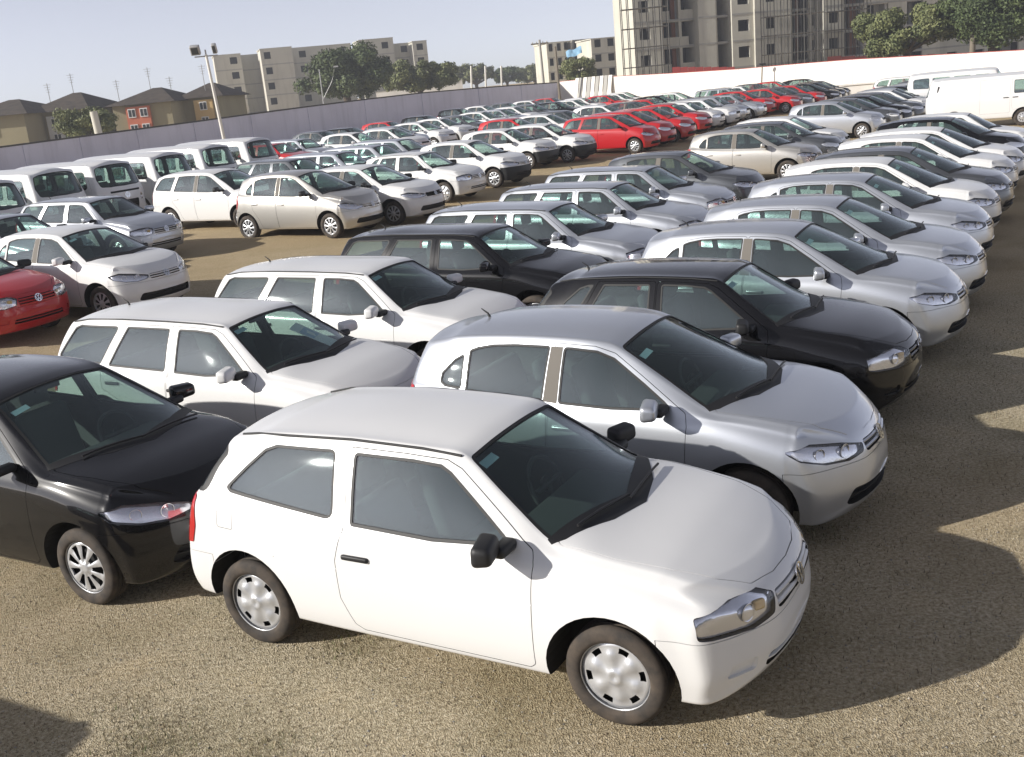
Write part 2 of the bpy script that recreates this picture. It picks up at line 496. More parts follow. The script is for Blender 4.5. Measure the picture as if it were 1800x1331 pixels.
def tyre_mesh(r, w, rim):
    b = MB(); h = w / 2
    prof = [(rim, h - .02), (rim + .008, h - .004), (rim + .03, h + .004), (r - .03, h), (r - .008, h - .012), (r, h - .03), (r, h - .048), (r - .007, h - .05), (r - .007, h - .058), (r, h - .06),
            (r, .004), (r - .007, .003), (r - .007, -.003), (r, -.004), (r, -h + .06), (r - .007, -h + .058), (r - .007, -h + .05), (r, -h + .048), (r, -h + .03), (r - .01, -h + .01), (r - .04, -h), (rim, -h + .02)]
    b.lathe(prof, 48, 0)
    return b.build('tyre', [M_TYRE])
def hub_mesh(rim, style, w):
    """hubcap / rim disc facing +y ; axle along y"""
    b = MB(); nT = 72; h = w / 2
    radii = [.0, .018, .030, .036, .060, .085, .105, .122, .136, .150, .162, .170]
    radii = [q * rim / .170 for q in radii]
    R_ = rim
    vs = []; 
    def dep(q, t):
        u = q / R_
        z = h - .030 + .022 * (1 - u ** 2) + .012 * math.exp(-((u - .93) / .06) ** 2)
        if u < .2: z += .006
        if style == 'slots':
            s = .5 + .5 * math.cos(6 * t)
            z += .020 * s * math.exp(-((u - .62) / .22) ** 2) - .010 + .012 * math.exp(-((u - .2) / .12) ** 2)
        elif style == 'spokes':
            s = .5 + .5 * math.cos(9 * t); z += .012 * (s - .5) * (1 if .3 < u < .9 else 0)
        return z
    for i, q in enumerate(radii):
        for k in range(nT):
            t = 2 * math.pi * k / nT
            vs.append((q * math.cos(t), dep(q, t), q * math.sin(t)))
    fs = []; 
    for i in range(len(radii) - 1):
        um = (radii[i] + radii[i + 1]) / 2 / R_
        for k in range(nT):
            t = 2 * math.pi * (k + .5) / nT
            hole = False
            if style == 'slots': hole = .70 < um < .86 and math.cos(6 * t) < -.62
            elif style == 'spokes': hole = .36 < um < .88 and math.cos(9 * t) < -.30
            elif style == 'steel': hole = .55 < um < .72 and math.cos(10 * t) < -.3
            if hole: continue
            k2 = (k + 1) % nT
            f = (i * nT + k, (i + 1) * nT + k, (i + 1) * nT + k2, i * nT + k2)
            fs.append(f if i else (f[0], f[1], f[2]))
    fs = [f if len(set(f)) == len(f) else tuple(dict.fromkeys(f)) for f in fs]
    b.add(vs, fs, 0, True)
    b.lathe([(R_, h - .018), (R_ + .004, h - .012), (R_ + .004, h - .05), (R_, h - .05)], 48, 0)
    # near-black backing disc behind the hubcap holes
    b.lathe([(.0, h - .075), (R_ * .98, h - .075), (R_ * .98, -h + .03)], 32, 1)
    return b.build('rim', [M_HUB, M_WELL])
def wheel_parts(r, w, rim, style):
    return tyre_mesh(r, w, rim), hub_mesh(rim, style, w)

def badge_mesh(rad, t=.006):
    """round emblem: ring with a V over a W, facing +x"""
    b = MB()
    b.lathe([(rad, 0), (rad, t), (rad * .86, t), (rad * .86, 0)], 32, 0, False, 'x', True)
    q = rad * .86; w = rad * .16
    def bar(p0, p1):
        p0 = Vector((0, *p0)); p1 = Vector((0, *p1)); d = (p1 - p0).normalized(); s = Vector((0, -d.z, d.y)) * w / 2
        a = [p0 + s, p1 + s, p1 - s, p0 - s]
        b.add([v for v in a] + [v + Vector((t, 0, 0)) for v in a], [(3, 2, 1, 0), (4, 5, 6, 7), (0, 1, 5, 4), (1, 2, 6, 5), (2, 3, 7, 6), (3, 0, 4, 7)], 0)
    # V
    bar((-.36 * q, .93 * q), (0, .12 * q)); bar((.36 * q, .93 * q), (0, .12 * q))
    # W
    bar((-.86 * q, .48 * q), (-.40 * q, -.88 * q)); bar((-.40 * q, -.88 * q), (0, .0)); bar((.86 * q, .48 * q), (.40 * q, -.88 * q)); bar((.40 * q, -.88 * q), (0, 0))
    return b.build('badge', [M_CHROME])

def seat_mesh(w=.50):
    parts = []
    b = bmesh.new()
    def rb(size, loc, rot, r):
        me = rounded_box('t', size, r, [], 2)
        me.transform(Matrix.Translation(loc) @ Matrix.Rotation(rot, 4, 'Y')); b.from_mesh(me); bpy.data.meshes.remove(me)
    rb((.50, w, .16), (.05, 0, .08), R(-6), .05)
    rb((.13, w * .96, .60), (-.27, 0, .40), R(-16), .05)
    rb((.09, .26, .17), (-.39, 0, .80), R(-10), .04)
    me = bpy.data.meshes.new('seat'); b.to_mesh(me); b.free(); me.materials.append(M_SEAT); me.shade_smooth()
    return me
SEAT = seat_mesh(); 
def bench_mesh(w):
    b = bmesh.new()
    for size, loc, rot, r in (((.48, w, .16), (0, 0, .08), R(-6), .05), ((.13, w, .56), (-.30, 0, .36), R(-18), .05)):
        me = rounded_box('t', size, r, [], 2); me.transform(Matrix.Translation(loc) @ Matrix.Rotation(rot, 4, 'Y')); b.from_mesh(me); bpy.data.meshes.remove(me)
    me = bpy.data.meshes.new('rear_seat'); b.to_mesh(me); b.free(); me.materials.append(M_SEAT); me.shade_smooth()
    return me
def steering_mesh():
    b = MB(); n = 28
    pts = [(0, .185 * math.cos(2 * math.pi * k / n), .185 * math.sin(2 * math.pi * k / n)) for k in range(n + 1)]
    b.tube(pts, .014, 6, 0, False)
    b.tube([(0.01, -.17, 0), (0.015, .17, 0)], .018, 6); b.tube([(0.015, 0, 0), (0.0, 0, -.17)], .018, 6)
    b.lathe([(0, -.02), (.05, -.015), (.06, .02)], 16, 0, True, 'x')
    me = b.build('steering_wheel', [M_INT]); me.transform(Matrix.Rotation(R(-24), 4, 'Y'))
    return me
STEER = steering_mesh()
def mirror_mesh(sgn, sx=.12, sy=.21, sz=.145):
    """door mirror housing, body towards outside; origin where the arm meets the door"""
    b = bmesh.new()
    def tp(co):
        k = .80 if co.x > 0 else 1.0
        y = co.y; z = co.z * k * (1.0 if co.y * sgn < 0 else .84)
        return (co.x * (.9 if co.z > 0 else 1), y, z)
    me = rounded_box('t', (sx, sy, sz), .034, [], 3, tp)
    me.transform(Matrix.Translation((0.0, sgn * (.075 + sy / 2), .06)) @ Matrix.Rotation(R(-14) * sgn, 4, 'Z')); b.from_mesh(me); bpy.data.meshes.remove(me)
    out = bpy.data.meshes.new('door_mirror'); b.to_mesh(out); b.free(); out.materials.append(PAINT['proxy']); out.shade_smooth()
    # arm
    b = bmesh.new(); me = rounded_box('t', (.09, .17, .065), .025, [], 2); me.transform(Matrix.Translation((.03, sgn * .045, .02))); b.from_mesh(me); bpy.data.meshes.remove(me)
    arm = bpy.data.meshes.new('mirror_arm'); b.to_mesh(arm); b.free(); arm.materials.append(M_DARK); arm.shade_smooth()
    return out, arm
MIRR = {s: mirror_mesh(s) for s in (-1, 1)}
def shift_copy(me, loc, name, rot=None):
    m = me.copy(); m.name = name
    M = Matrix.Translation(loc)
    if rot is not None: M = M @ rot
    m.transform(M)
    return m

def build_car(S):
    """returns {'near': [...], 'far': [...]} lists of part tuples (name, mesh, parent_index)"""
    K = build_skin(S)
    PX = PAINT['proxy']
    near = []; far = []
    def P(lst, name, me, parent=None):
        lst.append((name, me, parent)); return len(lst) - 1
    wb = S['wb']
    # ---- cutters
    wells = []
    for xw in (0.0, -wb):
        for s in (-1, 1):
            n = 40; rr = S['arch']; zc = S['arch_z']
            poly = [(xw + rr * math.cos(2 * math.pi * k / n), zc + rr * math.sin(2 * math.pi * k / n) * (1.0)) for k in range(n)]
            wells.append(side_prism(poly, M_WELL, .50, 1.3, s))
    inner = K.offset(-.035, M_INT)
    cav = csg(side_prism(S['cavity'], M_INT, side=0), [('&', inner)])
    # windscreen frame of reference
    def pane_frame(pts):
        b, t = Vector(pts[0]), Vector(pts[-1])
        V = (t - b).normalized(); U = Vector((0, 1, 0)); N = U.cross(V)
        if N.z < 0: N = -N
        O = (b + t) / 2
        half = [((Vector(p) - O).dot(U), (Vector(p) - O).dot(V)) for p in pts]
        poly = half + [(-u, v) for u, v in half[::-1] if abs(u) > 1e-4]
        return O, U, V, N, poly
    cutters = {}
    panes = []   # name, outline prism maker, owner
    for nm, key in (('windscreen', 'windscreen'), ('rear_window', 'rear_window')):
        if key not in S: continue
        O, U, V, N, poly = pane_frame(S[key])
        poly = fillet(poly, S.get(key + '_r', .05), 4)
        mk = (lambda d, mat, O=O, U=U, V=V, N=N, poly=poly: prism(inset(poly, d), O, U, V, N, -.35 if 1 else 0, .4, mat))
        panes.append((nm, mk, 'body'))
    for nm, poly, owner, rad in S['windows']:
        poly = fillet(poly, rad, 4)
        for s in (-1, 1):
            mk = (lambda d, mat, poly=poly, s=s: side_prism(inset(poly, d), mat, .22, 1.3, s))
            panes.append((nm, mk, (owner, s)))
    skin_m = K.me
    shell = csg(skin_m, [('-', w) for w in wells] + [('-', cav)])
    g_out, g_in = K.offset(-.006, M_GLASS), K.offset(-.012, M_GLASS)
    t_out, t_in = K.offset(-.001, M_RUBBER), K.offset(-.022, M_RUBBER)
    g_lay = csg(g_out, [('-', g_in)]); t_lay = csg(t_out, [('-', t_in)])
    w_lay = g_lay.copy(); w_lay.materials.clear(); w_lay.materials.append(M_WIND)
    def pane_mesh(nm, mk):
        tw = S.get('trim', .016)
        if nm in ('windscreen', 'rear_window'): tw = .022
        g = csg(w_lay if nm in ('windscreen', 'rear_window') else g_lay, [('&', mk(tw - .001, None))], nm)
        g.materials.clear(); g.materials.append(M_WIND if nm in ('windscreen', 'rear_window') else M_GLASS)
        g.polygons.foreach_set('material_index', [0] * len(g.polygons))
        t = csg(t_lay, [('&', mk(.0015, None)), ('-', mk(tw, None))], 'window_seal')
        t.materials.clear(); t.materials.append(M_RUBBER); t.polygons.foreach_set('material_index', [0] * len(t.polygons))
        return K.smooth(g), K.smooth(t)
    # ---- lamps
    L = S['lamp']; a = R(L['ang'])
    N = Vector((math.cos(a), -math.sin(a), 0)); U = Vector((math.sin(a), math.cos(a), 0))
    lp = fillet([((Vector((x, y, 0)).dot(U)), z) for x, y, z in L['pts']], L.get('r', .02), 3)
    def lamp_prism(d, mat, d0=.2, d1=1.6): return prism(inset(lp, d), (0, 0, 0), U, (0, 0, 1), N, d0, d1, mat)
    l_out, l_in, l_back, l_cut = K.offset(.002, M_LENS), K.offset(-.004, M_LENS), K.offset(-.055, M_REFL), K.offset(-.06, M_DARK)
    lens = csg(csg(l_out, [('-', l_in)]), [('&', lamp_prism(.003, None))], 'headlight')
    lens.materials.clear(); lens.materials.append(M_LENS); lens.polygons.foreach_set('material_index', [0] * len(lens.polygons)); K.smooth(lens)
    lamp_cut = csg(lamp_prism(0, M_DARK), [('-', l_cut)])
    bowl = csg(csg(K.offset(-.030, M_REFL), [('-', l_back)]), [('&', lamp_prism(.004, M_REFL))], 'reflector')
    bowl.materials.clear(); bowl.materials.append(M_REFL); bowl.polygons.foreach_set('material_index', [0] * len(bowl.polygons)); K.smooth(bowl)
    # round lamp inside
    def sunk(p, d):
        q = Vector(p); h = K.bvh.ray_cast(q + N * 1.0, -N)
        return q if h[0] is None else h[0] - N * d
    bc = sunk(L['bulb'], .042); bb = MB(); rb_ = L.get('rb', .055)
    bb.lathe([(rb_, .022), (rb_ * .93, .024), (rb_ * .85, .004), (rb_ * .55, -.016), (rb_ * .25, -.02), (rb_ * .22, .006), (0.0, .012)], 24, 0, True, 'x')
    bulb = bb.build('lamp_bowl', [M_CHROME]); bulb1 = bulb.copy(); bulb.transform(Matrix.Translation(bc) @ Matrix.Rotation(-a * .6, 4, 'Z'))
    bulb2 = None
    if 'bulb2' in L: bulb2 = bulb1; bulb2.transform(Matrix.Translation(sunk(L['bulb2'], .042)) @ Matrix.Rotation(-a, 4, 'Z') @ Matrix.Scale(.85, 4))
    amb = None
    if 'amber' in L:
        ac = sunk(L['amber'], .032); amb = rounded_box('indicator', (.03, .07, .055), .012, [M_AMBER], 2); amb.transform(Matrix.Translation(ac) @ Matrix.Rotation(-a, 4, 'Z'))
    lamp_far = csg(csg(K.offset(.003, M_REFL), [('-', K.offset(-.01, M_REFL))]), [('&', lamp_prism(.002, M_REFL))], 'headlight'); K.smooth(lamp_far)
    # ---- tail lamps
    tl = None
    if 'tail' in S:
        tp = fillet(S['tail'], .02, 3)
        tpr = prism(tp, (0, 0, 0), (1, 0, 0), (0, 0, 1), (0, -1, 0), S.get('tail_y', .40), 1.2, M_REDLENS)
        tl = csg(csg(K.offset(.006, M_REDLENS), [('-', K.offset(-.012, M_REDLENS))]), [('&', tpr)], 'tail_light'); K.smooth(tl)
    # ---- front openings
    f_lay = K.offset(-.05, M_DARK)
    f_thin = K.offset(-.018, PX)
    openings = [csg(front_prism(fillet(q[0], q[1], 3), M_DARK if len(q) < 3 else PX, 0.0, 1.6), [('-', f_lay if len(q) < 3 else f_thin)]) for q in S['openings']]
    # ---- panels
    bp = S['bumper']; bump_big = side_prism(bp, M_DARK, side=0); bump_small = side_prism(inset(bp, .004), PX, side=0)
    rbp = S.get('rear_bumper')
    hood = None
    body = csg(shell, [('-', lamp_cut), ('-', mirrored(lamp_cut))] + [('-', q) for q in openings])
    if 'hood' in S:
        hood_poly = S['hood'] + [(x, -y) for x, y in S['hood'][::-1] if abs(y) > 1e-4]
        hood_poly = fillet(hood_poly, S.get('hood_r', .05), 4)
        h_in = K.offset(-.035, PX); h_cut = K.offset(-.042, M_DARK)
        hood_lay = csg(top_prism(hood_poly, M_DARK), [('-', h_cut)])
        hood = csg(csg(skin_m, [('-', h_in)]), [('&', top_prism(inset(hood_poly, .0045), PX, .45))], 'bonnet')
        body = csg(body, [('-', hood_lay)]); K.smooth(hood)
    if 'crease' in S:
        body = csg(body, [('-', csg(side_prism(S['crease'], PX, side=0), [('-', K.offset(-.0035, PX))]))])
    if 'flap' in S:
        fp = fillet(S['flap'], .02, 3); fl = csg(csg(skin_m, [('-', K.offset(-.02, PX))]), [('&', side_prism(inset(fp, .003), PX, .3, 1.3, -1))], 'fuel_flap'); K.smooth(fl)
        body = csg(body, [('-', csg(side_prism(fp, M_DARK, .3, 1.3, -1), [('-', K.offset(-.024, M_DARK))]))])
    front_b = csg(body, [('&', bump_small)], 'front_bumper')
    if S.get('bumper_dark'):
        front_b.materials.clear(); front_b.materials.append(M_DARK); front_b.polygons.foreach_set('material_index', [0] * len(front_b.polygons))
    body = csg(body, [('-', bump_big)])
    if rbp:
        rear_b = csg(body, [('&', side_prism(inset(rbp, .004), PX, side=0))], 'rear_bumper'); body = csg(body, [('-', side_prism(rbp, M_DARK, side=0))])
    if 'cowl' in S:
        cp = S['cowl'] + [(x, -y) for x, y in S['cowl'][::-1] if abs(y) > 1e-4]
        cowl = csg(csg(K.offset(.002, M_DARK), [('-', K.offset(-.02, M_DARK))]), [('&', top_prism(cp, M_DARK))], 'cowl_panel'); K.smooth(cowl)
    # doors
    doors = {}
    for dn, poly in S['doors'].items():
        poly = fillet(poly, S.get('door_r', .035), 3)
        for s in (-1, 1):
            if s == -1:
                d = csg(body, [('&', side_prism(inset(poly, .0042), M_DARK, .22, 1.3, s))])
                wins = [mk for nm, mk, ow in panes if ow == (dn, s)]
                d = csg(d, [('-', mk(0, M_DARK)) for mk in wins], dn) if wins else d
                d.name = dn; K.smooth(d); doors[(dn, -1)] = d
            else: doors[(dn, 1)] = mirrored(doors[(dn, -1)], dn)
    body = csg(body, [('-', side_prism(fillet(poly, S.get('door_r', .035), 3), M_DARK, .22, 1.3, s)) for poly in S['doors'].values() for s in (-1, 1)]
               + [('-', mk(0, M_DARK)) for nm, mk, ow in panes if ow == 'body' or ow[0] == 'body'], 'body')
    far_body = csg(shell, [('-', mk(0, M_DARK)) for nm, mk, ow in panes] + [('-', q) for q in openings], 'body')
    for m_ in (body, front_b, far_body): K.smooth(m_)
    if rbp: K.smooth(rear_b)
    # ---- assemble
    P(near, 'body', body); P(far, 'body', far_body)
    if hood: P(near, 'bonnet', hood)
    if 'flap' in S: P(near, 'fuel_flap', fl)
    ib = P(near, 'front_bumper', front_b)
    if rbp: P(near, 'rear_bumper', rear_b)
    if 'cowl' in S: P(near, 'cowl_panel', cowl); P(far, 'cowl_panel', cowl)
    idx = {}
    for (dn, s), d in doors.items(): idx[(dn, s)] = P(near, dn, d)
    done = {}
    for nm, mk, ow in panes:
        if isinstance(ow, tuple) and ow[1] == 1: continue
        g, t = pane_mesh(nm, mk)
        if ow == 'body':
            i = P(near, nm, g); P(near, 'window_seal', t, i); P(far, nm, g)
            idx[nm] = i
            if nm == 'windscreen': P(far, 'window_seal', t)
        else:
            for s in (-1, 1):
                gg, tt = (g, t) if s == -1 else (mirrored(g), mirrored(t))
                pi = idx.get((ow[0], s))
                i = P(near, nm, gg, pi); P(near, 'window_seal', tt, pi if pi is not None else i)
                P(far, nm, gg)
    for s in (-1, 1):
        ml = (lambda m: m) if s == -1 else (lambda m: mirrored(m))
        i = P(near, 'headlight', ml(lens)); P(near, 'reflector', ml(bowl), i); P(near, 'lamp_bowl', ml(bulb), i)
        if amb: P(near, 'indicator', ml(amb), i)
        if bulb2: P(near, 'lamp_bowl', ml(bulb2), i)
        P(far, 'headlight', ml(lamp_far))
        if tl: P(near, 'tail_light', ml(tl)); 
        if tl and s == -1: P(far, 'tail_light', tl)
    # wheels
    ty, hb = wheel_parts(S['wheel_r'], S.get('wheel_w', .175), S['rim_r'], S['hub'])
    for xw in (0.0, -wb):
        for s in (-1, 1):
            y = s * (S['track'])
            M = Matrix.Rotation(math.pi if s < 0 else 0, 4, 'Z') @ Matrix.Rotation(R(17 if xw else 40), 4, 'Y')
            t_ = shift_copy(ty, (xw, y, S['wheel_r']), 'tyre', M); h_ = shift_copy(hb, (xw, y, S['wheel_r']), 'rim', M)
            i = P(near, 'wheel', t_); P(near, 'rim', h_, i)
            if s == -1 or xw == 0.0:
                i = P(far, 'wheel', t_); P(far, 'rim', h_, i)
    # mirrors, handles
    for s in (-1, 1):
        m_, arm = MIRR[s]; mp = S['mirror']; loc = (mp[0], s * mp[1], mp[2])
        pi = idx.get(('front_door', s))
        mm = shift_copy(m_, loc, 'door_mirror')
        if S.get('mirror_dark'): mm.materials.clear(); mm.materials.append(M_DARK)
        i = P(near, 'door_mirror', mm); P(near, 'mirror_arm', shift_copy(arm, loc, 'mirror_arm'), i)
        P(far, 'door_mirror', mm)
        for (hx, hz, dn) in S['handles']:
            p = K.side(hx, hz, s, .006)
            if p is None: continue
            hm = rounded_box('door_handle', (.19, .026, .032), .011, [PX if S.get('handle_paint') else M_DARK], 2); hm.transform(Matrix.Translation(p))
            P(near, 'door_handle', hm, idx.get((dn, s)))
    # grille bars + badge
    for (y0, y1, z, hgt, dx, kind) in S.get('bars', []):
        n = 14; vs = []; fs = []
        for k in range(n + 1):
            y = lerp(y0, y1, k / n); p = K.front(y, z)
            if p is None: p = Vector((.7, y, z))
            for (ax, az) in ((dx, -hgt / 2), (dx + .012, -hgt * .2), (dx + .012, hgt * .2), (dx, hgt / 2), (dx - .03, hgt / 2), (dx - .03, -hgt / 2)):
                vs.append((p.x + ax, y, z + az))
        for k in range(n):
            for q in range(6):
                q2 = (q + 1) % 6; fs.append((k * 6 + q, k * 6 + q2, (k + 1) * 6 + q2, (k + 1) * 6 + q))
        fs += [tuple(range(6))[::-1], tuple(range(n * 6, n * 6 + 6))]
        me = mesh('grille_bar', vs, fs, [{'paint': PX, 'dark': M_DARK, 'chrome': M_CHROME}[kind]])
        P(near, 'grille_bar', me)
    if 'badge' in S:
        z, rad = S['badge']; p = K.front(0, z); nn = K.normal(p)[0]
        me = badge_mesh(rad); me.transform(Matrix.Translation(p + nn * .004) @ nn.to_track_quat('X', 'Z').to_matrix().to_4x4())
        P(near, 'badge', me)
    # roof gutter strips
    if 'gutter' in S:
        for s in (-1, 1):
            pts = []
            for x, z in S['gutter']:
                p = K.side(x, z, s, .003)
                if p is not None: pts.append(p)
            b = MB(); b.tube(pts, .008, 6, 0); P(near, 'roof_gutter', b.build('roof_gutter', [M_RUBBER]))
    if 'pillar' in S:
        pt = csg(csg(K.offset(.002, M_PILLAR), [('-', K.offset(-.003, M_PILLAR))]), [('&', side_prism(S['pillar'], M_PILLAR, .22, 1.3, -1))], 'pillar_trim'); K.smooth(pt)
        for s in (-1, 1):
            q_ = pt if s == -1 else mirrored(pt); P(near, 'pillar_trim', q_); P(far, 'pillar_trim', q_)
    for (vx, vz, vw, vh) in S.get('vents', []):
        for s in (-1, 1):
            p = K.side(vx, vz, s, .004)
            me = rounded_box('air_vent', (vw, .03, vh), .014, [M_DARK], 2); me.transform(Matrix.Translation(p) @ Matrix.Rotation(R(10), 4, 'Y')); P(near, 'air_vent', me)
    # wipers at the foot of the windscreen
    if 'wiper' in S:
        for (x0, y0, x1, y1) in S['wiper']:
            pts = [K.top(lerp(x0, x1, k / 8), lerp(y0, y1, k / 8), .018) for k in range(9)]
            b = MB(); b.tube([p for p in pts if p], .008, 6, 0); P(near, 'wiper', b.build('wiper', [M_DARK]))
    if 'antenna' in S:
        p = K.top(S['antenna'], 0); b = MB(); b.tube([p, p + Vector((-.015, 0, .03)), p + Vector((-.075, 0, .07))], [.013, .008, .004], 6, 0)
        P(near, 'antenna', b.build('antenna', [M_DARK]))
    # cabin
    I = S['cabin']
    seats = [('seat', shift_copy(SEAT, (I['seat'][0], s * .35, I['seat'][1]), 'seat')) for s in (-1, 1)]
    for nm, me in seats: P(near, nm, me)
    bench = bench_mesh(1.15); bench.transform(Matrix.Translation((I['bench'][0], 0, I['bench'][1]))); P(near, 'rear_seat', bench)
    seatall = bmesh.new()
    for me in (seats[0][1], seats[1][1], bench): seatall.from_mesh(me)
    sa = bpy.data.meshes.new('seats'); seatall.to_mesh(sa); seatall.free(); sa.materials.append(M_SEAT); sa.shade_smooth(); P(far, 'seats', sa)
    dx, dz = I['dash']
    dash = rounded_box('dashboard', (.46, 1.22, .20), .06, [M_INT], 2); dash.transform(Matrix.Translation((dx, 0, dz)))
    P(near, 'dashboard', dash); P(far, 'dashboard', dash)
    P(near, 'steering_wheel', shift_copy(STEER, (dx - .34, .35, dz + .06), 'steering_wheel'))
    b = MB(); t = Vector(S['windscreen'][-1]); b.box((t.x - .10, -.11, t.z - .085), (t.x - .075, .11, t.z - .025)); b.tube([(t.x - .08, 0, t.z - .03), (t.x - .06, 0, t.z - .005)], .01, 6)
    P(near, 'rear_view_mirror', b.build('rear_view_mirror', [M_INT]))
    # sticker at the top corner of the windscreen
    if 'sticker' in S:
        q = S['sticker']; O, U, V, N, poly = pane_frame(S['windscreen'])
        pts = []
        w0 = Vector(S['windscreen'][-2]); c0 = O + U * (-q[0]) + V * q[1]
        quad = []
        for du, dv in ((-.065, -.028), (.065, -.028), (.065, .028), (-.065, .028)):
            pp = c0 + U * du + V * dv; loc, n_, i_, d_ = K.bvh.ray_cast(pp + N * .5, -N)
            quad.append(loc - n_ * .016)
        quad2 = [v - N * .0006 for v in quad]
        me = mesh('sticker', quad + quad2, [(0, 1, 2, 3), (7, 6, 5, 4), (0, 4, 5, 1), (1, 5, 6, 2), (2, 6, 7, 3), (3, 7, 4, 0)], [M_STICK])
        P(near, 'sticker', me, idx['windscreen'])
    S['skin'] = K
    print('car', S['name'], 'near parts', len(near), 'far', len(far), 'tris', sum(len(m.loop_triangles) if m.loop_triangles else len(m.polygons) for _, m, _ in near), round(time.time() - T0, 1))
    return {'near': near, 'far': far, 'spec': S}
# ------------------------------------------------------------------ car kinds (x from the front axle, forward +)
GOL4 = dict(name='gol4', wb=2.468,
    zt=[(-2.72, 1.335), (-2.4, 1.378), (-1.9, 1.407), (-1.5, 1.412), (-1.1, 1.398), (-.90, 1.368), (-.6, 1.215), (-.3, 1.06), (-.13, .968), (0, .95), (.2, .925), (.45, .865), (.62, .80), (.70, .765)],
    zr=[(-2.72, 1.28), (-2.45, 1.332), (-1.7, 1.362), (-1.2, 1.352), (-.94, 1.325), (-.75, 1.205), (-.55, 1.075), (-.36, .955), (-.2, .938), (0, .914), (.3, .864), (.6, .768)],
    yr=[(-2.72, .495), (-2.45, .507), (-1.7, .518), (-1.2, .52), (-.94, .513), (-.75, .562), (-.55, .617), (-.36, .668), (-.2, .685), (0, .68), (.3, .658), (.6, .625)],
    zbelt=[(-2.72, .985), (-2.5, .98), (-1.7, .935), (-.6, .915), (-.36, .905), (0, .855), (.3, .79), (.6, .70)],
    yb=[(-2.72, .665), (-2.4, .70), (-1.7, .735), (-.6, .745), (-.36, .745), (0, .738), (.3, .715), (.6, .685)],
    W=[(-2.72, .755), (-2.3, .80), (-1.7, .815), (-.5, .82), (0, .82), (.35, .80), (.6, .765)],
    zb=[(-2.72, .27), (-2.3, .24), (-.5, .23), (.3, .21), (.6, .20)],
    xf=[(.18, .68), (.26, .755), (.42, .797), (.5, .797), (.57, .787), (.66, .778), (.72, .75), (.77, .69), (.80, .62)], kf=.30, pf=2.6,
    xr=[(.22, -3.05), (.35, -3.12), (.5, -3.145), (.6, -3.13), (.68, -3.07), (.93, -3.03), (1.0, -2.985), (1.2, -2.835), (1.33, -2.71), (1.37, -2.66)], kb=.14, er=.035,
    x_rear=-2.72, x_front=.62, rear_xa=-2.35, front_xa=.22,
    stations=[-2.35, -2.05, -1.7, -1.3, -1.08, -.93, -.75, -.55, -.36, -.2, 0, .22],
    arch=.37, arch_z=.302, wheel_r=.288, rim_r=.194, track=.672, hub='slots', wheel_w=.17,
    cavity=[(-.22, .93), (-.46, .86), (-.46, .32), (-1.95, .32), (-2.05, .69), (-3.1, .69), (-3.1, 1.7), (-.1, 1.7), (-.1, 1.0)],
    windscreen=[(-.14, 0, .972), (-.22, .35, .962), (-.335, .655, .94), (-.62, .575, 1.125), (-.915, .488, 1.325), (-.90, .25, 1.358), (-.895, 0, 1.368)],
    rear_window=[(-3.0, 0, .97), (-2.96, .45, .975), (-2.88, .69, .985), (-2.70, .55, 1.24), (-2.72, .28, 1.31), (-2.725, 0, 1.315)],
    windows=[('door_window', [(-.535, .945), (-.99, 1.265), (-1.06, 1.298), (-1.25, 1.312), (-1.665, 1.315), (-1.625, .932), (-1.05, .918)], 'front_door', .03),
             ('quarter_window', [(-1.755, .945), (-1.80, 1.318), (-2.27, 1.305), (-2.36, 1.275), (-2.50, 1.16), (-2.645, 1.03), (-2.60, 1.005)], 'body', .05)],
    doors={'front_door': [(-.405, .88), (-.43, .945), (-.50, .985), (-.93, 1.285), (-1.03, 1.325), (-1.3, 1.338), (-1.705, 1.343), (-1.665, .90), (-1.715, .73), (-1.71, .49), (-1.64, .32), (-1.58, .285), (-.47, .272), (-.435, .30)]},
    hood=[(-.16, 0), (-.22, .30), (-.34, .615), (-.30, .655), (0, .655), (.30, .60), (.50, .52), (.64, .40), (.70, .20), (.715, 0)],
    cowl=[(-.07, 0), (-.14, .30), (-.29, .61), (-.345, .665), (-.375, .65), (-.28, .34), (-.19, 0)],
    lamp=dict(ang=36, pts=[(.41, -.725, .600), (.48, -.685, .590), (.66, -.50, .575), (.745, -.36, .600), (.748, -.335, .70), (.66, -.40, .748), (.56, -.56, .745), (.41, -.725, .712)], r=.025, bulb=(.635, -.50, .655), rb=.05, amber=(.665, -.41, .665)),
    tail=[(-3.2, .66), (-2.91, .66), (-2.87, .78), (-2.87, .965), (-3.2, .965)], tail_y=.45,
    openings=[([(-.33, .605), (.33, .605), (.32, .70), (-.32, .70)], .03), ([(-.45, .33), (.45, .33), (.42, .40), (-.42, .40)], .02), ([(-.665, .345), (-.50, .345), (-.50, .42), (-.64, .42)], .02, 'p'), ([(.665, .345), (.50, .345), (.50, .42), (.64, .42)], .02, 'p')],
    bars=[(-.32, .32, .63, .026, -.012, 'paint'), (-.31, .31, .673, .026, -.012, 'paint'), (-.44, .44, .365, .018, -.015, 'paint')],
    badge=(.652, .062),
    bumper=[(.30, .10), (1.2, .10), (1.2, .575), (.60, .575), (.36, .59), (.26, .59)],
    rear_bumper=[(-2.75, .10), (-3.6, .10), (-3.6, .60), (-2.75, .60)],
    mirror=(-.60, .74, .945), handles=[(-1.56, .765, 'front_door')], mirror_dark=True,
    gutter=[(-.95, 1.342), (-1.2, 1.366), (-1.7, 1.376), (-2.2, 1.358), (-2.46, 1.342), (-2.62, 1.312)],
    wiper=[(-.19, .50, -.15, -.05), (-.17, -.02, -.27, -.50)],
    cabin=dict(seat=(-1.35, .30), bench=(-2.15, .32), dash=(-.55, .78)),
    crease=[(-.40, .668), (-2.20, .676), (-2.20, .683), (-.40, .675)], flap=[(-2.53, .80), (-2.53, .925), (-2.67, .925), (-2.67, .80)], sticker=(.40, .34))

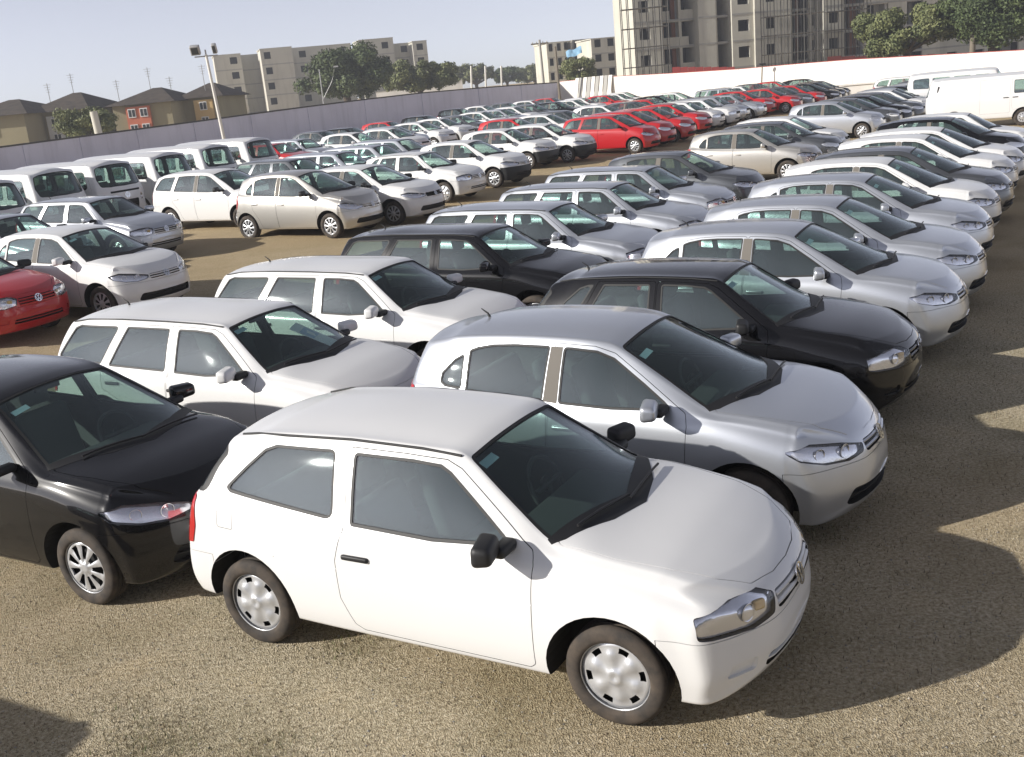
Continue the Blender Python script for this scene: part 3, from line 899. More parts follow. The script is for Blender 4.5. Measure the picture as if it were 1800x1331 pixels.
import copy
def variant(S, **k):
    q = copy.deepcopy({a: b for a, b in S.items() if a != 'skin'}); q.update(k)
    return {a: b for a, b in q.items() if b is not None}
WAG_FRONT = [(-.535, .945), (-.99, 1.265), (-1.06, 1.298), (-1.25, 1.315), (-1.495, 1.318), (-1.465, .93), (-1.05, .918)]
FD4 = [(-.405, .88), (-.43, .945), (-.50, .985), (-.93, 1.285), (-1.03, 1.325), (-1.3, 1.338), (-1.535, 1.343), (-1.525, .90), (-1.545, .60), (-1.535, .30), (-1.50, .275), (-.47, .272), (-.435, .30)]
PARATI = variant(GOL4, name='parati',
    zt=[(-3.13, 1.37), (-2.8, 1.405), (-2.3, 1.425)] + GOL4['zt'][2:],
    zr=[(-3.13, 1.31), (-2.8, 1.352), (-2.3, 1.366)] + GOL4['zr'][2:],
    yr=[(-3.13, .495), (-2.8, .512), (-2.3, .52)] + GOL4['yr'][2:],
    zbelt=[(-3.13, .975), (-2.5, .955)] + GOL4['zbelt'][2:], yb=[(-3.13, .685), (-2.7, .72)] + GOL4['yb'][2:],
    W=[(-3.13, .765), (-2.6, .80)] + GOL4['W'][2:], zb=[(-3.13, .29), (-2.6, .25), (-2.0, .235), (-.5, .23), (.3, .21), (.6, .20)],
    xr=[(.22, -3.33), (.35, -3.40), (.5, -3.43), (.62, -3.41), (.7, -3.37), (.95, -3.35), (1.1, -3.30), (1.25, -3.22), (1.34, -3.15), (1.39, -3.08)], kb=.17,
    x_rear=-3.13, rear_xa=-2.75, stations=[-2.75, -2.4] + GOL4['stations'][1:],
    cavity=[(-.22, .93), (-.46, .86), (-.46, .32), (-1.95, .32), (-2.05, .69), (-3.36, .69), (-3.36, 1.7), (-.1, 1.7), (-.1, 1.0)],
    rear_window=[(-3.345, 0, .98), (-3.31, .45, .985), (-3.26, .60, 1.0), (-3.13, .47, 1.28), (-3.16, .2, 1.33), (-3.165, 0, 1.335)],
    windows=[('door_window', WAG_FRONT, 'front_door', .03),
             ('rear_door_window', [(-1.585, .935), (-1.605, 1.32), (-2.19, 1.325), (-2.39, .955)], 'rear_door', .03),
             ('quarter_window', [(-2.495, .965), (-2.30, 1.325), (-2.90, 1.318), (-2.99, 1.29), (-3.16, 1.03), (-3.13, .985)], 'body', .04)],
    doors={'front_door': FD4, 'rear_door': [(-1.545, 1.343), (-1.535, .90), (-1.555, .60), (-1.545, .30), (-1.58, .275), (-2.0, .275), (-2.06, .36), (-2.11, .50), (-2.22, .63), (-2.36, .70), (-2.445, .73), (-2.455, .93), (-2.25, 1.343)]},
    tail=[(-3.5, .66), (-3.18, .66), (-3.14, .78), (-3.14, .96), (-3.5, .96)], rear_bumper=[(-2.86, .10), (-3.8, .10), (-3.8, .60), (-2.86, .60)],
    handles=[(-1.42, .775, 'front_door'), (-2.28, .80, 'rear_door')], mirror_dark=None,
    gutter=[(-.95, 1.342), (-1.2, 1.366), (-1.7, 1.378), (-2.3, 1.384), (-2.8, 1.37), (-3.05, 1.335)],
    antenna=-2.75, flap=None)
GOL4D = variant(GOL4, name='gol4_five_door', antenna=-2.5,
    windows=[('door_window', WAG_FRONT, 'front_door', .03),
             ('rear_door_window', [(-1.585, .935), (-1.605, 1.318), (-2.10, 1.312), (-2.29, .965)], 'rear_door', .03),
             ('quarter_window', [(-2.39, .985), (-2.20, 1.308), (-2.27, 1.303), (-2.36, 1.275), (-2.50, 1.16), (-2.635, 1.03), (-2.60, 1.005)], 'body', .03)],
    doors={'front_door': FD4, 'rear_door': [(-1.545, 1.343), (-1.535, .90), (-1.555, .60), (-1.545, .30), (-1.58, .275), (-2.0, .275), (-2.06, .36), (-2.11, .50), (-2.20, .63), (-2.29, .72), (-2.345, .95), (-2.16, 1.338)]},
    handles=[(-1.42, .775, 'front_door'), (-2.20, .80, 'rear_door')])
GOL5 = dict(name='gol5', wb=2.465, sh=.10,
    zt=[(-2.80, 1.375), (-2.4, 1.435), (-1.9, 1.462), (-1.5, 1.464), (-1.15, 1.445), (-.96, 1.410), (-.6, 1.262), (-.3, 1.13), (.02, .995), (.15, .97), (.35, .93), (.55, .87), (.68, .80), (.74, .75)],
    zr=[(-2.80, 1.315), (-2.45, 1.372), (-1.8, 1.405), (-1.3, 1.395), (-1.02, 1.35), (-.8, 1.24), (-.55, 1.105), (-.3, .975), (-.15, .955), (.05, .936), (.3, .895), (.6, .797)],
    yr=[(-2.80, .50), (-2.45, .53), (-1.8, .548), (-1.3, .548), (-1.02, .54), (-.8, .592), (-.55, .648), (-.3, .70), (-.15, .705), (.05, .70), (.3, .672), (.6, .628)],
    zbelt=[(-2.80, 1.05), (-2.5, 1.03), (-1.7, .975), (-.6, .935), (-.3, .92), (0, .885), (.3, .825), (.6, .73)],
    yb=[(-2.80, .66), (-2.4, .715), (-1.7, .755), (-.6, .765), (-.3, .765), (0, .755), (.3, .73), (.6, .685)],
    W=[(-2.80, .76), (-2.3, .81), (-1.7, .826), (-.5, .828), (0, .828), (.35, .81), (.6, .77)],
    zb=[(-2.8, .27), (-2.3, .24), (-.5, .225), (.3, .20), (.6, .195)],
    xf=[(.18, .70), (.26, .765), (.40, .795), (.5, .79), (.58, .775), (.66, .755), (.73, .72), (.78, .675), (.83, .60)], kf=.34, pf=2.4,
    xr=[(.22, -3.0), (.35, -3.08), (.5, -3.105), (.62, -3.09), (.70, -3.04), (.95, -3.0), (1.05, -2.96), (1.25, -2.865), (1.36, -2.79), (1.40, -2.73)], kb=.22,
    x_rear=-2.80, x_front=.62, rear_xa=-2.38, front_xa=.24,
    stations=[-2.38, -2.05, -1.7, -1.35, -1.15, -1.01, -.8, -.55, -.3, -.14, .06, .24],
    arch=.362, arch_z=.302, wheel_r=.292, rim_r=.195, track=.70, hub='spokes', wheel_w=.175,
    cavity=[(-.12, .95), (-.46, .88), (-.46, .32), (-1.95, .32), (-2.05, .70), (-3.1, .70), (-3.1, 1.7), (0, 1.7), (0, 1.06)],
    windscreen=[(.0, 0, 1.005), (-.08, .35, .995), (-.275, .69, .965), (-.60, .605, 1.145), (-1.0, .515, 1.352), (-.975, .27, 1.395), (-.965, 0, 1.408)], windscreen_r=.06,
    rear_window=[(-2.99, 0, 1.0), (-2.95, .45, 1.005), (-2.87, .60, 1.02), (-2.74, .47, 1.29), (-2.79, .2, 1.345), (-2.80, 0, 1.35)],
    windows=[('door_window', [(-.50, .972), (-.76, 1.14), (-1.02, 1.298), (-1.16, 1.345), (-1.36, 1.362), (-1.435, 1.364), (-1.435, .968), (-1.0, .955)], 'front_door', .035),
             ('rear_door_window', [(-1.565, .978), (-1.545, 1.368), (-1.85, 1.37), (-2.05, 1.36), (-2.19, 1.335), (-2.265, 1.31), (-2.265, 1.01)], 'rear_door', .025),
             ('quarter_window', [(-2.30, 1.018), (-2.30, 1.29), (-2.40, 1.235), (-2.51, 1.13), (-2.52, 1.06), (-2.46, 1.03)], 'body', .03)],
    doors={'front_door': [(-.41, .88), (-.43, .965), (-.52, 1.02), (-.78, 1.185), (-1.02, 1.33), (-1.18, 1.375), (-1.49, 1.39), (-1.50, .93), (-1.52, .60), (-1.50, .29), (-1.46, .27), (-.48, .267), (-.44, .30)],
           'rear_door': [(-1.50, 1.39), (-1.51, .93), (-1.53, .60), (-1.51, .29), (-1.55, .27), (-2.0, .27), (-2.05, .36), (-2.10, .50), (-2.20, .63), (-2.27, .72), (-2.285, .90), (-2.285, 1.325), (-2.22, 1.352), (-2.06, 1.378), (-1.85, 1.39)]},
    hood=[(-.02, 0), (-.10, .33), (-.27, .64), (-.22, .69), (0, .685), (.26, .63), (.46, .55), (.61, .41), (.68, .20), (.695, 0)],
    cowl=[(.05, 0), (-.02, .33), (-.21, .65), (-.27, .70), (-.31, .68), (-.14, .35), (-.05, 0)],
    lamp=dict(ang=38, pts=[(.24, -.79, .752), (.34, -.755, .685), (.52, -.655, .635), (.66, -.52, .622), (.735, -.38, .648), (.735, -.35, .70), (.60, -.50, .745), (.42, -.69, .785)], r=.03, bulb=(.62, -.50, .685), rb=.050, bulb2=(.48, -.65, .70)),
    tail=[(-3.2, .72), (-2.80, .72), (-2.74, .86), (-2.76, 1.02), (-3.2, 1.02)], tail_y=.45,
    openings=[([(-.33, .635), (.33, .635), (.31, .715), (-.31, .715)], .03), ([(-.56, .305), (.56, .305), (.50, .425), (-.50, .425)], .05)],
    bars=[(-.32, .32, .657, .022, -.010, 'paint'), (-.31, .31, .695, .022, -.010, 'paint'), (-.52, .52, .365, .014, -.03, 'dark')],
    badge=(.675, .058),
    bumper=[(.30, .10), (1.2, .10), (1.2, .605), (.60, .605), (.36, .60), (.26, .60)],
    rear_bumper=[(-2.72, .10), (-3.6, .10), (-3.6, .66), (-2.72, .66)],
    mirror=(-.62, .775, .975), handles=[(-1.37, .80, 'front_door'), (-2.18, .825, 'rear_door')], handle_paint=True, pillar=[(-1.44, .972), (-1.44, 1.362), (-1.54, 1.364), (-1.56, .98)],
    wiper=[(-.06, .55, -.02, -.05), (-.02, -.02, -.14, -.50)],
    cabin=dict(seat=(-1.35, .32), bench=(-2.15, .34), dash=(-.42, .80)), antenna=-2.4, sticker=(.42, .36))
def warp(S, fx=lambda x: x, fy=1.0, fz=lambda z: z, **k):
    q = variant(S)
    for a in ('zt', 'zr', 'zbelt', 'zb'): q[a] = [(fx(x), fz(z)) for x, z in q[a]]
    for a in ('yr', 'yb', 'W'): q[a] = [(fx(x), y * fy) for x, y in q[a]]
    for a in ('xf', 'xr'): q[a] = [(fz(z), fx(x)) for z, x in q[a]]
    for a in ('x_rear', 'x_front', 'rear_xa', 'front_xa', 'antenna'):
        if a in q: q[a] = fx(q[a])
    q['stations'] = [fx(x) for x in q['stations']]
    p2 = lambda P: [(fx(x), fz(z)) for x, z in P]
    p3 = lambda P: [(fx(x), y * fy, fz(z)) for x, y, z in P]
    for a in ('pillar', 'cavity', 'tail', 'bumper', 'rear_bumper', 'gutter', 'flap'):
        if a in q: q[a] = p2(q[a])
    for a in ('windscreen', 'rear_window'): q[a] = p3(q[a])
    q['windows'] = [(n, p2(p), o, r) for n, p, o, r in q['windows']]
    q['doors'] = {n: p2(p) for n, p in q['doors'].items()}
    for a in ('hood', 'cowl'):
        if a in q: q[a] = [(fx(x), y * fy) for x, y in q[a]]
    L = q['lamp']; L['pts'] = p3(L['pts']); L['bulb'] = p3([L['bulb']])[0]
    for a in ('amber', 'bulb2'):
        if a in L: L[a] = p3([L[a]])[0]
    q['openings'] = [([(y * fy, fz(z)) for y, z in o[0]], *o[1:]) for o in q['openings']]
    q['bars'] = [(a * fy, b * fy, fz(z), h, d, kd) for a, b, z, h, d, kd in q['bars']]
    q['badge'] = (fz(q['badge'][0]), q['badge'][1])
    m = q['mirror']; q['mirror'] = (fx(m[0]), m[1] * fy, fz(m[2])); q['handles'] = [(fx(x), fz(z), d) for x, z, d in q['handles']]
    q['wiper'] = [(fx(a), b * fy, fx(c), d * fy) for a, b, c, d in q['wiper']]
    q['track'] *= fy; q['wb'] = -fx(-q['wb']) + fx(0)
    q.update(k)
    return {a: b for a, b in q.items() if b is not None}
_tall = lambda z: z if z < .55 else .55 + (z - .55) * 1.095
FOX = warp(GOL5, fx=lambda x: x + .10 * math.exp(-((x + .35) / .45) ** 2), fz=_tall, name='fox', hub='spokes', mirror_dark=True)
FOX['xf'] = [(z, x - .04) for z, x in FOX['xf']]
def _wag(S):
    return variant(S, zt=[(-3.10, 1.39), (-2.7, 1.44), (-2.2, 1.462)] + S['zt'][3:], zr=[(-3.10, 1.325), (-2.7, 1.382), (-2.2, 1.402)] + S['zr'][3:],
    yr=[(-3.10, .505), (-2.7, .53), (-2.2, .546)] + S['yr'][3:], zbelt=[(-3.10, 1.03), (-2.5, 1.005)] + S['zbelt'][2:], yb=[(-3.10, .68), (-2.6, .73)] + S['yb'][2:],
    W=[(-3.10, .77), (-2.6, .81)] + S['W'][2:], zb=[(-3.1, .28), (-2.5, .24)] + S['zb'][2:],
    xr=[(.22, -3.28), (.35, -3.36), (.5, -3.39), (.62, -3.38), (.70, -3.33), (.95, -3.30), (1.05, -3.27), (1.25, -3.18), (1.36, -3.09), (1.42, -3.02)],
    x_rear=-3.10, rear_xa=-2.72, stations=[-2.72] + S['stations'],
    cavity=[(-.12, .95), (-.46, .88), (-.46, .32), (-1.95, .32), (-2.05, .70), (-3.32, .70), (-3.32, 1.7), (0, 1.7), (0, 1.06)],
    rear_window=[(-3.29, 0, 1.0), (-3.25, .45, 1.005), (-3.18, .60, 1.02), (-3.06, .47, 1.30), (-3.10, .2, 1.355), (-3.11, 0, 1.36)],
    windows=S['windows'][:1] + [('rear_door_window', [(-1.565, .978), (-1.545, 1.366), (-1.85, 1.37), (-2.16, 1.362), (-2.30, 1.01)], 'rear_door', .03),
             ('quarter_window', [(-2.40, 1.02), (-2.27, 1.36), (-2.70, 1.345), (-2.86, 1.30), (-3.03, 1.09), (-3.0, 1.05)], 'body', .04)],
    doors={'front_door': S['doors']['front_door'], 'rear_door': [(-1.50, 1.39), (-1.51, .93), (-1.53, .60), (-1.51, .29), (-1.55, .27), (-2.0, .27), (-2.05, .36), (-2.10, .50), (-2.20, .63), (-2.31, .74), (-2.36, .96), (-2.20, 1.39), (-1.85, 1.392)]},
    tail=[(-3.5, .72), (-3.12, .72), (-3.08, .86), (-3.10, 1.02), (-3.5, 1.02)], rear_bumper=[(-2.84, .10), (-3.8, .10), (-3.8, .66), (-2.84, .66)], antenna=-2.75)
GOL5W = _wag(GOL5)
SPACEFOX = warp(GOL5W, fx=lambda x: x + .10 * math.exp(-((x + .35) / .45) ** 2), fz=lambda z: z if z < .55 else .55 + (z - .55) * 1.08, name='spacefox', mirror_dark=True)
SPACEFOX['xf'] = [(z, x - .04) for z, x in SPACEFOX['xf']]
GOLF = warp(GOL5, fx=lambda x: x * 1.035, fy=1.045, fz=lambda z: z if z < .6 else .6 + (z - .6) * .99, name='golf', mirror_dark=True,
    bars=[(-.33, .33, .655, .014, -.03, 'dark'), (-.32, .32, .695, .014, -.03, 'dark')])
GOLF['openings'][0] = ([(-.36, .625), (.36, .625), (.35, .725), (-.35, .725)], .03)
CROSS = variant(GOL5, name='cross', bumper_dark=True, mirror_dark=True)
KOMBI = dict(name='kombi', wb=2.40, sh=.12, mid=.55, bulge=.012,
    zt=[(-3.15, 1.93), (-2.6, 1.96), (-1.2, 1.975), (0, 1.97), (.45, 1.95), (.62, 1.92)],
    zr=[(-3.15, 1.80), (-2.6, 1.84), (-1.2, 1.85), (0, 1.845), (.45, 1.82), (.62, 1.79)],
    yr=[(-3.15, .67), (-2.6, .735), (-1.2, .745), (0, .745), (.45, .73), (.62, .69)],
    zbelt=[(-3.15, 1.18), (0, 1.17), (.62, 1.17)], yb=[(-3.15, .79), (-2.6, .835), (0, .84), (.62, .815)],
    W=[(-3.15, .815), (-2.6, .855), (0, .86), (.62, .84)], zb=[(-3.15, .38), (-2.4, .34), (0, .32), (.62, .33)],
    xf=[(.30, .99), (.45, 1.04), (.8, 1.06), (1.1, 1.035), (1.2, 1.0), (1.5, .865), (1.78, .735), (1.86, .67), (1.93, .58), (2.0, .5)], kf=.26, pf=3.0,
    xr=[(.36, -3.36), (.6, -3.43), (.9, -3.45), (1.2, -3.43), (1.6, -3.33), (1.85, -3.23), (2.0, -3.1)], kb=.22, pb=3.0,
    x_rear=-3.15, x_front=.62, rear_xa=-2.7, front_xa=.25, zc_f=1.1, zc_r=1.1,
    stations=[-2.7, -2.2, -1.6, -1.0, -.4, 0, .25],
    arch=.37, arch_z=.33, wheel_r=.325, rim_r=.19, track=.70, hub='steel', wheel_w=.18,
    cavity=[(1.1, .95), (.5, .9), (.45, .42), (-1.9, .42), (-2.0, .85), (-3.5, .9), (-3.5, 2.2), (1.1, 2.2)],
    windscreen=[(1.005, 0, 1.215), (.96, .45, 1.215), (.85, .69, 1.24), (.70, .72, 1.45), (.58, .65, 1.74), (.67, .47, 1.82), (.695, 0, 1.845)], windscreen_r=.09,
    rear_window=[(-3.42, 0, 1.26), (-3.39, .45, 1.26), (-3.36, .55, 1.30), (-3.28, .50, 1.62), (-3.31, .3, 1.68), (-3.32, 0, 1.69)],
    windows=[('door_window', [(.43, 1.23), (.33, 1.66), (.25, 1.70), (-.33, 1.71), (-.33, 1.22)], 'front_door', .06),
             ('side_window', [(-.50, 1.22), (-.50, 1.71), (-1.28, 1.71), (-1.28, 1.22)], 'body', .07), ('side_window', [(-1.42, 1.22), (-1.42, 1.71), (-2.20, 1.71), (-2.20, 1.22)], 'body', .07),
             ('side_window', [(-2.34, 1.22), (-2.34, 1.71), (-2.98, 1.69), (-3.06, 1.62), (-3.06, 1.24)], 'body', .07)],
    doors={'front_door': [(.56, 1.20), (.42, 1.70), (.30, 1.76), (-.40, 1.77), (-.40, .75), (-.36, .62), (.10, .71), (.40, .60), (.50, .50), (.58, .50)]},
    lamp=dict(ang=8, pts=[(1.0, -.58 + .095 * math.cos(q * math.pi / 8), .86 + .095 * math.sin(q * math.pi / 8)) for q in range(16)], r=0, bulb=(.985, -.58, .86), rb=.075),
    tail=[(-3.6, .70), (-3.25, .70), (-3.25, .98), (-3.6, .98)], tail_y=.5,
    openings=[([(-.52, 1.045), (.52, 1.045), (.52, 1.10), (-.52, 1.10)], .02), ([(-.38, .52), (.38, .52), (.40, .82), (-.40, .82)], .04)],
    bars=[(-.37, .37, .60, .012, -.03, 'dark'), (-.37, .37, .67, .012, -.03, 'dark'), (-.37, .37, .74, .012, -.03, 'dark')],
    badge=(.95, .085), bumper=[(.42, .10), (1.4, .10), (1.4, .48), (.42, .48)], mirror=(.30, .84, 1.22), mirror_dark=True, handles=[(-.28, 1.08, 'front_door')],
    cabin=dict(seat=(-.05, .62), bench=(-1.2, .60), dash=(.66, 1.02)))
PANEL = variant(KOMBI, name='kombi_panel', windows=KOMBI['windows'][:1], tail=None, vents=[(-2.98, 1.55, .05, .24)], doors={**KOMBI['doors'], 'cargo_door': [(-.46, .52), (-.46, 1.77), (-1.50, 1.77), (-1.50, .52)]}, handles=[(-.28, 1.08, 'front_door'), (-.60, 1.08, 'cargo_door')])
# ------------------------------------------------------------------ setting: ground
def ground_mat():
    m, t, b = new_mat('gravelly_dry_turf')
    pc = poscoord(t)
    big = noise(t, .16, 4, .55, pc); mid = noise(t, 1.1, 5, .6, pc, .4); fine = noise(t, 36, 6, .85, pc); grit = noise(t, 120, 2, .6, pc)
    vor = nodes(t, 'ShaderNodeTexVoronoi'); vor.inputs['Scale'].default_value = 110; t.links.new(pc, vor.inputs['Vector'])
    base = ramp(t, fine.outputs['Fac'], [(.36, (.125, .102, .064)), (.45, (.40, .338, .228)), (.54, (.60, .52, .368)), (.64, (.82, .75, .59))])
    c1 = ramp(t, mid.outputs['Fac'], [(.3, (.72, .72, .66)), (.55, (1, 1, 1)), (.8, (1.12, 1.06, .95))])
    col = mixc(t, 1.0, base.outputs['Color'], c1.outputs['Color'], 'MULTIPLY')
    dirt = ramp(t, big.outputs['Fac'], [(.42, (0, 0, 0)), (.66, (1, 1, 1))])
    col = mixc(t, dirt.outputs['Color'], col, mixc(t, .55, col, (.42, .30, .165)))
    gr = ramp(t, noise(t, .75, 5, .65, pc).outputs['Fac'], [(.57, (0, 0, 0)), (.74, (.42, .42, .42))])
    col = mixc(t, gr.outputs['Color'], col, (.085, .082, .032))
    sp = ramp(t, grit.outputs['Fac'], [(.62, (0, 0, 0)), (.72, (.6, .6, .6))])
    col = mixc(t, sp.outputs['Color'], col, (.52, .48, .40))
    # beyond the near turf the lot is bare earth: warmer and lighter
    sep = nodes(t, 'ShaderNodeSeparateXYZ'); t.links.new(pc, sep.inputs[0])
    fr = nodes(t, 'ShaderNodeMapRange'); fr.inputs[1].default_value = 11; fr.inputs[2].default_value = 24; t.links.new(sep.outputs['Y'], fr.inputs[0])
    col = mixc(t, fr.outputs[0], col, mixc(t, .65, col, (.50, .375, .21)))
    t.links.new(col, b.inputs['Base Color']); pset(b, Roughness=.95, Specular_IOR_Level=.2)
    add = nodes(t, 'ShaderNodeMath', operation='ADD'); t.links.new(fine.outputs['Fac'], add.inputs[0]); t.links.new(vor.outputs['Distance'], add.inputs[1])
    bump(t, b, add.outputs[0], .8, .018)
    return m
M_GROUND = ground_mat()
def ground_mesh():
    xs = [-3000, -400] + [-120 + 4 * i for i in range(61)] + [400, 3000]; ys = [-400, -60] + [-20 + 4 * i for i in range(46)] + [400, 4000]
    rnd = random.Random(3); vs = []; fs = []
    for y in ys:
        for x in xs: vs.append((x, y, gz(x, y)))
    n = len(xs)
    for j in range(len(ys) - 1):
        for i in range(n - 1): fs.append((j * n + i, j * n + i + 1, (j + 1) * n + i + 1, (j + 1) * n + i))
    return mesh('ground', vs, fs, [M_GROUND])
tag(link('ground', ground_mesh()), 'gravelly ground of the car lot with dry turf', None, None, 'structure')

def blades(name, n, region, hmin, hmax, wid, cols, seed, flatness=.5, centers=None, spread=.2):
    """tiny bent blades / chips of straw as one mesh"""
    rng = np.random.default_rng(seed)
    if centers is None:
        x0, x1, y0, y1 = region
        p = np.stack([rng.uniform(x0, x1, n), y0 + (y1 - y0) * rng.uniform(0, 1, n) ** 1.5], 1)
    else:
        c = np.array(centers)[rng.integers(0, len(centers), n)]; p = c + rng.normal(0, spread, (n, 2))
    a = rng.uniform(0, 2 * np.pi, n); h = rng.uniform(hmin, hmax, n); lean = rng.uniform(.2, 1, n) * flatness
    d = np.stack([np.cos(a), np.sin(a)], 1); s = np.stack([-np.sin(a), np.cos(a)], 1)
    w = rng.uniform(.5, 1, n)[:, None] * wid
    z0 = np.full((n, 1), -.002)
    v0 = np.hstack([p - s * w, z0]); v1 = np.hstack([p + s * w, z0])
    top = p + d * (h * lean)[:, None]; zt = (h * np.sqrt(np.maximum(.02, 1 - lean ** 2)))[:, None]
    v2 = np.hstack([top + s * w * .3, zt]); v3 = np.hstack([top - s * w * .3, zt])
    V = np.stack([v0, v1, v2, v3], 1).reshape(-1, 3)
    me = bpy.data.meshes.new(name); me.vertices.add(4 * n); me.vertices.foreach_set('co', V.ravel())
    me.loops.add(4 * n); me.loops.foreach_set('vertex_index', np.arange(4 * n)); me.polygons.add(n)
    me.polygons.foreach_set('loop_start', np.arange(0, 4 * n, 4)); me.polygons.foreach_set('loop_total', np.full(n, 4))
    for c in cols: me.materials.append(c)
    me.polygons.foreach_set('material_index', rng.integers(0, len(cols), n)); me.update()
    return me
M_ST = [flat('straw_pale', (.42, .36, .24), .9), flat('straw_brown', (.20, .15, .085), .9), flat('straw_grey', (.30, .265, .20), .9), flat('straw_dark', (.07, .055, .03), .9)]
M_GR = [flat('grass_green', (.075, .10, .022), .8), flat('grass_olive', (.12, .115, .04), .8)]
tag(link('dry_grass', blades('dry_grass', 80000, (-6, 7.5, 2.9, 13), .008, .030, .0036, M_ST, 1, .98)), 'short dry straw and chips covering the near ground', 'dry grass', None, 'stuff')
_gc = [on_plane(u, v) for u, v in ((255, 1290), (235, 1240), (300, 1310), (455, 1322), (1420, 935), (1440, 925), (640, 1130), (600, 1140), (230, 1310), (460, 1331))]
tag(link('green_grass', blades('green_grass', 1500, None, .012, .04, .003, M_GR + M_ST[:2], 2, .8, [(q.x, q.y) for q in _gc], .13)), 'sparse green grass tufts in the dry turf', 'grass', None, 'stuff')
def pebbles(n, seed):
    rng = np.random.default_rng(seed); b = MB()
    for i in range(n):
        x = rng.uniform(-5.5, 7); y = 3.0 + 8 * rng.uniform() ** 1.4; r = rng.uniform(.003, .009); q = rng.uniform(.6, 1.3, 6)
        b.add([(x + r * q[0], y, r * .2), (x, y + r * q[1], r * .2), (x - r * q[2], y, r * .2), (x, y - r * q[3], r * .2), (x, y, r * q[4])], [(0, 1, 4), (1, 2, 4), (2, 3, 4), (3, 0, 4)], int(rng.integers(0, 3)))
    return b.build('gravel', [flat('stone_pale', (.40, .37, .31), .85), flat('stone_grey', (.25, .235, .21), .85), flat('stone_brown', (.21, .16, .11), .85)])
tag(link('gravel', pebbles(9000, 5)), 'small gravel stones scattered over the near ground', 'gravel', None, 'stuff')

# ------------------------------------------------------------------ walls
def rebase(e):
    lo = Vector((1e9, 1e9)); 
    for c in e.children:
        for v in (c.bound_box[0], c.bound_box[6]): lo = Vector((min(lo.x, v[0]), min(lo.y, v[1])))
    b = Vector((lo.x, lo.y, 0)); e.location = b
    for c in e.children: c.matrix_parent_inverse = Matrix.Translation(-b)
    return e
def wall_mat(name, col, stain, streak=.5, sc=1.0):
    m, t, b = new_mat(name)
    pc = poscoord(t); mp = nodes(t, 'ShaderNodeMapping'); mp.inputs['Scale'].default_value = (1, 1, .12); t.links.new(pc, mp.inputs[0])
    n = noise(t, 1.6 * sc, 5, .65, mp.outputs[0]); n2 = noise(t, .35, 3, .5, pc); n3 = noise(t, 8, 4, .6, pc)
    c = mixc(t, ramp(t, n2.outputs['Fac'], [(.3, (0, 0, 0)), (.7, (1, 1, 1))]).outputs['Color'], col, tuple(q * .86 for q in col))
    st = ramp(t, n.outputs['Fac'], [(.50, (0, 0, 0)), (.72, (streak,) * 3)])
    c = mixc(t, st.outputs['Color'], c, stain)
    t.links.new(c, b.inputs['Base Color']); pset(b, Roughness=.9)
    bump(t, b, n3.outputs['Fac'], .25, .02)
    return m
M_LAVSHADE = wall_mat('shade_tinted_render', (.70, .69, .80), (.46, .455, .53), .5)  # lavender cast of a pale wall in shade, put into the base colour
M_MOULD = wall_mat('mouldy_coping', (.07, .065, .06), (.03, .03, .028), .6)
M_WHITEWALL = wall_mat('whitewash', (.80, .77, .72), (.62, .57, .50), .35)
M_REDTRIM = flat('red_paint_line', (.42, .07, .06), .8)
M_CONC = wall_mat('raw_concrete', (.58, .56, .48), (.40, .38, .32), .6)
M_CONC2 = wall_mat('grey_concrete', (.40, .39, .36), (.26, .25, .22), .6)
M_ROOMSHADE = flat('painted_room_shade', (.018, .017, .016), .95)  # near-black for slabs behind openings, painted as the shade of unlit rooms
M_BRICK = wall_mat('red_brick', (.36, .15, .09), (.25, .10, .06), .4)
def polywall(name, pts, thick, mat, coping, ch, label, zc=.10, inner=None):
    """wall along (x, y, top) points; coping strip on top; one panel per stretch"""
    e = empty(name, (pts[0][0], pts[0][1], 0)); o = Vector((pts[0][0], pts[0][1], 0))
    for i in range(len(pts) - 1):
        a, c = Vector(pts[i][:2]), Vector(pts[i + 1][:2]); d = (c - a).normalized(); nrm = Vector((-d.y, d.x)) * thick / 2
        za, zb_ = pts[i][2], pts[i + 1][2]
        a2 = a + d * .012; c2 = c - d * .012
        def slab(p, q, w, z0a, z0b, z1a, z1b):
            nn = Vector((-d.y, d.x)) * w / 2
            B = [p + nn, q + nn, q - nn, p - nn]
            zz0 = [z0a, z0b, z0b, z0a]; zz1 = [z1a, z1b, z1b, z1a]
            vs = [(*B[k], zz0[k]) for k in range(4)] + [(*B[k], zz1[k]) for k in range(4)]
            vs = [(v[0] - o.x, v[1] - o.y, v[2]) for v in vs]
            return vs, [(0, 1, 2, 3), (7, 6, 5, 4), (4, 5, 1, 0), (5, 6, 2, 1), (6, 7, 3, 2), (7, 4, 0, 3)]
        vs, fs = slab(a2, c2, thick, -.1, -.1, za - zc, zb_ - zc)
        pm = mesh('wall_panel', vs, fs, [mat]); bmf(pm); link('wall_panel', pm, e)
        vs, fs = slab(a2, c2, thick + .05, za - zc + .003, zb_ - zc + .003, za, zb_)
        cm = mesh('coping', vs, fs, [coping]); bmf(cm); link('coping', cm, e)
        # pilaster at the joint
        if ch:
            vs, fs = slab(a - d * .12, a + d * .12, thick + .12, -.1, -.1, za - zc - .02, za - zc - .02)
            vm = mesh('pilaster', vs, fs, [mat]); bmf(vm); link('pilaster', vm, e)
    return tag(e, label, 'wall')
def bmf(me):
    bm = bmesh.new(); bm.from_mesh(me); bmesh.ops.recalc_face_normals(bm, faces=bm.faces); bm.to_mesh(me); bm.free()
